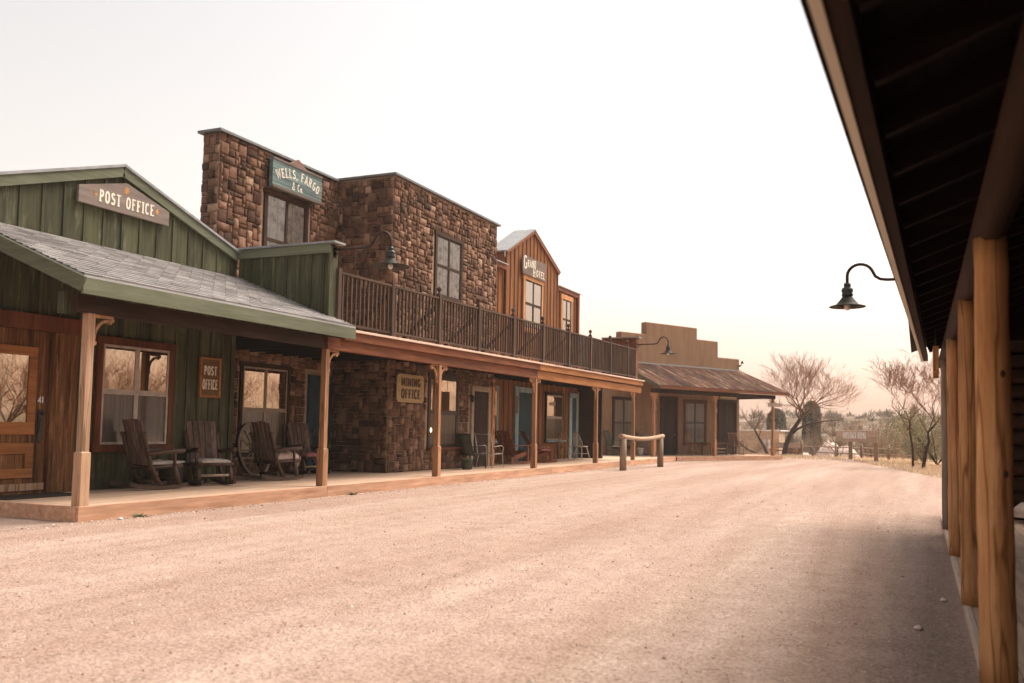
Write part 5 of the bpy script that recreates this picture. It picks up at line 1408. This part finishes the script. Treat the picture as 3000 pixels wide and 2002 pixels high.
def bush(name, label, loc, rx, ry, rz_, n, mat, seed, stem=True, leaf=.07, group=None, cat='bush'):
    rnd = random.Random(seed); t = thing(name, label, cat, loc, 0, group); m = MB()
    cl = [(rnd.uniform(-.7, .7) * rx, rnd.uniform(-.7, .7) * ry, rnd.uniform(.25, .85) * rz_, rnd.uniform(.25, .5)) for _ in range(14)]
    for i in range(n):
        cx, cy, cz, cr = rnd.choice(cl); d = Vector((rnd.gauss(0, 1), rnd.gauss(0, 1), rnd.gauss(0, 1))).normalized() * rnd.random() ** .4 * cr * min(rx, rz_)
        c = Vector((cx, cy, cz)) + d; c.z = max(.03, c.z)
        u = Vector((rnd.gauss(0, 1), rnd.gauss(0, 1), rnd.gauss(0, 1.2))).normalized() * leaf * rnd.uniform(.6, 1.6); w = Vector((rnd.gauss(0, 1), rnd.gauss(0, 1), rnd.gauss(0, 1))).normalized() * leaf * .45
        m.add([c - u, c + w, c + u], [(0, 1, 2)])
    m.build('foliage', [mat], t, 0, False)
    s = MB()
    for i in range(9):
        a = rnd.uniform(0, 6.3); s.tube([(0, 0, 0), (math.cos(a) * rx * .3, math.sin(a) * ry * .3, rz_ * .4), (math.cos(a) * rx * .7, math.sin(a) * ry * .7, rz_ * .8)], [.03, .02, .01], 4)
    s.build('stems', ['bark'], t, 0, False); return t
bush('green_bush', 'olive green bush behind the pair of thin bare trees', (.75, 47.0, 0), 2.1, 1.6, 2.4, 5200, 'bush_leaves', 1, leaf=.085, group='olive bushes by the street end')
bush('green_bush', 'broad olive bush at the right, partly hidden by log posts', (2.1, 44.0, 0), 1.5, 1.5, 2.1, 4200, 'bush_leaves', 2, leaf=.08, group='olive bushes by the street end')
bush('green_bush', 'tall grey green bush behind the right post of the horseback sign', (.1, 54.5, 0), 2.3, 1.5, 2.6, 4200, 'bush_leaves', 5, leaf=.09, group='olive bushes by the street end')
def evergreen(label, loc, r, h, seed):
    rnd = random.Random(seed); t = thing('evergreen_tree', label, 'tree', loc, 0, 'rounded dark trees on the ridge'); m = MB()
    for i in range(4200):
        a = rnd.uniform(0, 6.3); f = rnd.random(); z = h * (.2 + .8 * f); rr = r * (1 - max(0, (f - .62) / .38) ** 2.4) ** .5 * rnd.uniform(.82, 1.03)
        c = Vector((rr * math.cos(a), rr * math.sin(a), z)); u = Vector((rnd.gauss(0, 1), rnd.gauss(0, 1), rnd.gauss(0, 1))).normalized() * .13; w = Vector((rnd.gauss(0, 1), rnd.gauss(0, 1), rnd.gauss(0, 1))).normalized() * .1
        m.add([c - u, c + w, c + u], [(0, 1, 2)])
    m.build('crown', ['juniper'], t, 0, False); s = MB(); s.tube([(0, 0, 0), (0, 0, h * .9)], [.16, .05], 7); s.build('trunk', ['bark'], t, 0, False)
evergreen('rounded dark evergreen right of the largest bare tree trunk', (-8.8, 86, gz(-8.8, 86) + 1.0), .78, 4.8, 3)
evergreen('lower rounded dark evergreen left of the largest bare tree, behind the last adobe post', (-12.0, 87, gz(-12, 87) + .8), .85, 4.3, 4)

# scrub belt and dry grass
def scrub():
    rnd = random.Random(9); m = MB()
    for i in range(520):
        f = rnd.random(); y = 84 + 100 * f; x = rnd.uniform(-.72, .3) * y * .62 + rnd.uniform(-6, 6)
        h = rnd.uniform(1.4, 3.0); r_ = rnd.uniform(1.0, 2.4); z0 = gz(x, y); tone = rnd.uniform(.1, .8)
        for k in range(60):
            a = rnd.uniform(0, 6.3); q = rnd.random() ** .6; b = Vector((x + rnd.uniform(-.2, .2), y, z0)); e = Vector((x + math.cos(a) * r_ * q, y + math.sin(a) * r_ * q, z0 + h * (1 - .55 * q * q) * rnd.uniform(.55, 1.05)))
            c = b.lerp(e, rnd.uniform(.25, .6)) + Vector((0, 0, .25)); s_ = Vector((rnd.uniform(-1, 1), rnd.uniform(-1, 1), 0)).normalized() * rnd.uniform(.06, .16)
            m.add([c - s_, c + s_, e], [(0, 1, 2)], 0, min(1, max(0, tone + rnd.uniform(-.2, .2))))
    for i in range(46):
        y = rnd.uniform(77, 84); x = rnd.uniform(-21, -1); h = rnd.uniform(2.6, 4.0) * (1 if x < -7 else .85); r_ = rnd.uniform(.8, 1.5); z0 = gz(x, y); tone = rnd.uniform(.2, .7)
        for k in range(90):
            a = rnd.uniform(0, 6.3); q = rnd.random() ** .6; b = Vector((x, y, z0)); e = Vector((x + math.cos(a) * r_ * q, y + math.sin(a) * r_ * q, z0 + h * (1 - .5 * q * q) * rnd.uniform(.6, 1.05)))
            c = b.lerp(e, rnd.uniform(.25, .6)) + Vector((0, 0, .2)); s_ = Vector((rnd.uniform(-1, 1), rnd.uniform(-1, 1), 0)).normalized() * rnd.uniform(.03, .08)
            m.add([c - s_, c + s_, e], [(0, 1, 2)], 0, min(1, max(0, tone + rnd.uniform(-.2, .2))))
    tag(m.build('scrub', ['scrub_twigs']), 'brown leafless scrub covering the slope on the horizon', 'scrub', kind='stuff')
    m = MB()
    for i in range(13000):
        y = rnd.uniform(29, 70); x0 = -3.2 + (51 - y) * .21 if y < 51 else -9.5
        x = x0 + abs(rnd.gauss(0, 1)) * (1.6 if y < 51 else 4.5)
        if y < 51 and x < x0: continue
        if x > 14: continue
        h = rnd.uniform(.04, .17); a = rnd.uniform(0, 6.3); s_ = Vector((math.cos(a), math.sin(a), 0)) * .018; b = Vector((x, y, gz(x, y)))
        m.add([b - s_, b + s_, b + Vector((rnd.uniform(-.1, .1), rnd.uniform(-.1, .1), h))], [(0, 1, 2)])
    tag(m.build('dry_grass', ['dry_grass']), 'straw coloured dry grass along the street edge', 'grass', kind='stuff')
scrub()

# ================================================================== BACKGROUND THINGS
def horseback_sign():
    t = thing('roadside_sign', 'weathered plank sign reading HORSEBACK RIDING on two thick posts', 'sign', (-2.75, 51.0, 0), world=True)
    A_ = Vector((-3.43, 53.3, 0)); B_ = Vector((-1.95, 48.7, 0)); d = (B_ - A_).normalized(); nrm = Vector((d.y, -d.x, 0)); nrm = -nrm if nrm.y > 0 else nrm
    nrm = Vector((d.y, -d.x, 0))
    for p in (A_, B_):
        q = MB(); q.bar((p.x, p.y, -.1), (p.x, p.y, .98), .24, .2); q.build('post', ['bleached_z'], t, .01)
    q = MB(); a = A_ - d * 2.3 + nrm * .14; b = B_ + d * .55 + nrm * .14
    for k in range(2): q.bar((a.x, a.y, 1.13 + k * .3), (b.x, b.y, 1.13 + k * .3), .12, .29)
    q.build('board', ['sign_far'], t, .01)
    l = MB(); c = (a + b) / 2 + nrm * .065
    def pl(u, w, dd): p = c + d * u + nrm * dd; return (p.x, p.y, 1.16 + w)
    letters(l, 'HORSEBACK RIDING', .32, pl, .1, .26, width=4.6); l.build('lettering', ['white_paint'], t)
horseback_sign()
def fence():
    t = thing('rail_fence', 'low pale rail fence beyond the end of the street', 'fence', (-5, 60, 0), world=True)
    P_ = [(-6.75, 60.0), (-6.0, 59.5), (-4.6, 58.5), (-3.1, 57.4), (-1.6, 56.3), (-.2, 55.3)]
    for i, (x, y) in enumerate(P_):
        q = MB(); h = [.95, .55, .8, .85, .85, .85][i]; q.tube([(x, y, gz(x, y) - .1), (x, y, h)], .075, 8); q.build('post', ['bleached_z' if i != 1 else 'log_grey'], t)
    for i in range(len(P_) - 1):
        for z in (.25, .6): q = MB(); q.tube([(*P_[i], z), (*P_[i + 1], z - .02)], .04, 6); q.build('rail', ['bleached'], t)
fence()
def wagon_bench():
    t = thing('picnic_table', 'brown wooden picnic table with benches behind the largest bare tree trunk', 'table', (-8.4, 66, gz(-8.4, 66)), 10)
    q = MB(); q.box(-1.1, 1.1, -.4, .4, 1.0, 1.08); q.box(-1.1, 1.1, -.45, -.38, .8, 1.2); q.build('tabletop', ['bleached'], t, 0, False)
    for sy in (-.8, .8): q = MB(); q.box(-1.1, 1.1, sy - .14, sy + .14, .6, .66); q.build('bench_seat', ['redwood'], t, 0, False)
    for sx in (-.8, .8): q = MB(); q.bar((sx, -.7, 0), (sx, .2, 1.0), .09, .09); q.bar((sx, .7, 0), (sx, -.2, 1.0), .09, .09); q.build('leg', ['redwood'], t, 0, False)
wagon_bench()
def low_building():
    z = gz(-12.5, 74); t = thing('low_building', 'low beige stucco building with white roof edge beyond the adobe porch', 'building', (-12.6, 76, z))
    q = MB(); q.box(-3.2, 2.6, -2, 3, 0, 2.75 ); q.box(-.2, 1.0, -2.3, -2.001, 0, 2.2); q.build('wall', ['stucco_far'], t, 0, False)
    q = MB(); q.box(-3.35, 2.75, -2.15, 3.1, 2.751, 2.85); q.build('roof', ['white_paint'], t, 0, False)
    for x in (1.35, 1.75): q = MB(); q.box(x, x + .22, -2.03, -2.001, 1.4, 2.1); q.build('window', ['white_paint'], t, 0, False)
low_building()
for i, (x, y, r_, lb) in enumerate([(-6.3, 74, 1.15, 'largest pale boulder behind the rail fence'), (-4.9, 72, 1.0, 'pale pink boulder left of the horseback sign post'), (-7.5, 69, .6, 'small low boulder just right of the picnic table'), (-5.6, 67, .4, 'lowest flat boulder behind the rail fence')]):
    rock('boulder', lb, (x, y, gz(x, y) + .2), r_, 'rock_pink', [1.5, 1.3, .9, .6][i], 20 + i, 'boulder', 'boulders behind the fence')

def haze():
    m, nt, out = newmat('haze_air'); p = nt.nodes.new('ShaderNodeVolumePrincipled')
    p.inputs['Color'].default_value = (1, .93, .85, 1); p.inputs['Density'].default_value = .0006; p.inputs['Anisotropy'].default_value = .2
    L(nt, p.outputs[0], out.inputs['Volume']); MATS['haze_air'] = m
    b = MB(); b.box(-560, 560, -40, 680, -3.5, 16); tag(b.build('haze', ['haze_air']), kind='stuff')
haze()
# ================================================================== CAMERA
cam = bpy.data.cameras.new('camera'); co = bpy.data.objects.new('camera', cam); COL.objects.link(co)
cam.sensor_width = 36.0; cam.lens = 36 * 2100 / 2350; cam.shift_y = 58 / 2350
cam.clip_start = .05; cam.clip_end = 3000
yaw, pitch, roll = R(24.0), R(3.88), R(1.0)
fw0 = Vector((-math.sin(yaw), math.cos(yaw), 0)); rt0 = Vector((math.cos(yaw), math.sin(yaw), 0))
fw = fw0 * math.cos(pitch) + Vector((0, 0, math.sin(pitch))); up1 = rt0.cross(fw)
rt = rt0 * math.cos(roll) + up1 * math.sin(roll); up = -rt0 * math.sin(roll) + up1 * math.cos(roll)
mt = Matrix((rt, up, -fw)).transposed().to_4x4(); mt.translation = (0, 0, 1.35)
co.matrix_world = mt
cam.dof.use_dof = True; cam.dof.focus_distance = 17.5; cam.dof.aperture_fstop = 2.0
SC.camera = co

# ================================================================== LIGHT
SUN_AZ, SUN_EL = 32.0, 58.0      # azimuth from the street axis (+Y) towards +X
w = bpy.data.worlds.new('World'); SC.world = w; w.use_nodes = True; nt = w.node_tree
for n in list(nt.nodes): nt.nodes.remove(n)
out = nt.nodes.new('ShaderNodeOutputWorld'); bg = nt.nodes.new('ShaderNodeBackground')
sky = nt.nodes.new('ShaderNodeTexSky'); sky.sky_type = 'NISHITA'; sky.sun_disc = False
sky.sun_elevation = R(SUN_EL); sky.sun_rotation = R(SUN_AZ); sky.dust_density = 3.0; sky.air_density = 1.0; sky.ozone_density = 1.0
hs = N(nt, 'ShaderNodeHueSaturation', Saturation=.16, Value=1.0); L(nt, sky.outputs[0], hs.inputs['Color'])
# warm band above the horizon in a thin dusty sky
tc = nt.nodes.new('ShaderNodeTexCoord'); sep = nt.nodes.new('ShaderNodeSeparateXYZ'); L(nt, tc.outputs['Generated'], sep.inputs[0])
tint = ramp(nt, sep.outputs[2], [(.0, (1.42, .8, .54)), (.07, (1.22, .9, .74)), (.2, (1.08, .98, .88)), (.6, (1.0, .98, .97))])
c = mul(nt, hs.outputs[0], tint.outputs[0])
L(nt, c, bg.inputs[0]); bg.inputs[1].default_value = .083; L(nt, bg.outputs[0], out.inputs[0])
sl = bpy.data.lights.new('sun', 'SUN'); sl.energy = 2.6; sl.angle = R(42); sl.color = (1, .87, .74)
so = bpy.data.objects.new('sun', sl); COL.objects.link(so)
d = Vector((math.sin(R(SUN_AZ)) * math.cos(R(SUN_EL)), math.cos(R(SUN_AZ)) * math.cos(R(SUN_EL)), math.sin(R(SUN_EL))))
so.rotation_euler = d.to_track_quat('Z', 'Y').to_euler()
SC.view_settings.view_transform = 'Standard'; SC.view_settings.look = 'None'; SC.view_settings.gamma = 1; SC.view_settings.exposure = 1.47
SC.cycles.max_bounces = 6; SC.cycles.diffuse_bounces = 2; SC.cycles.transparent_max_bounces = 12; SC.cycles.use_denoising = True
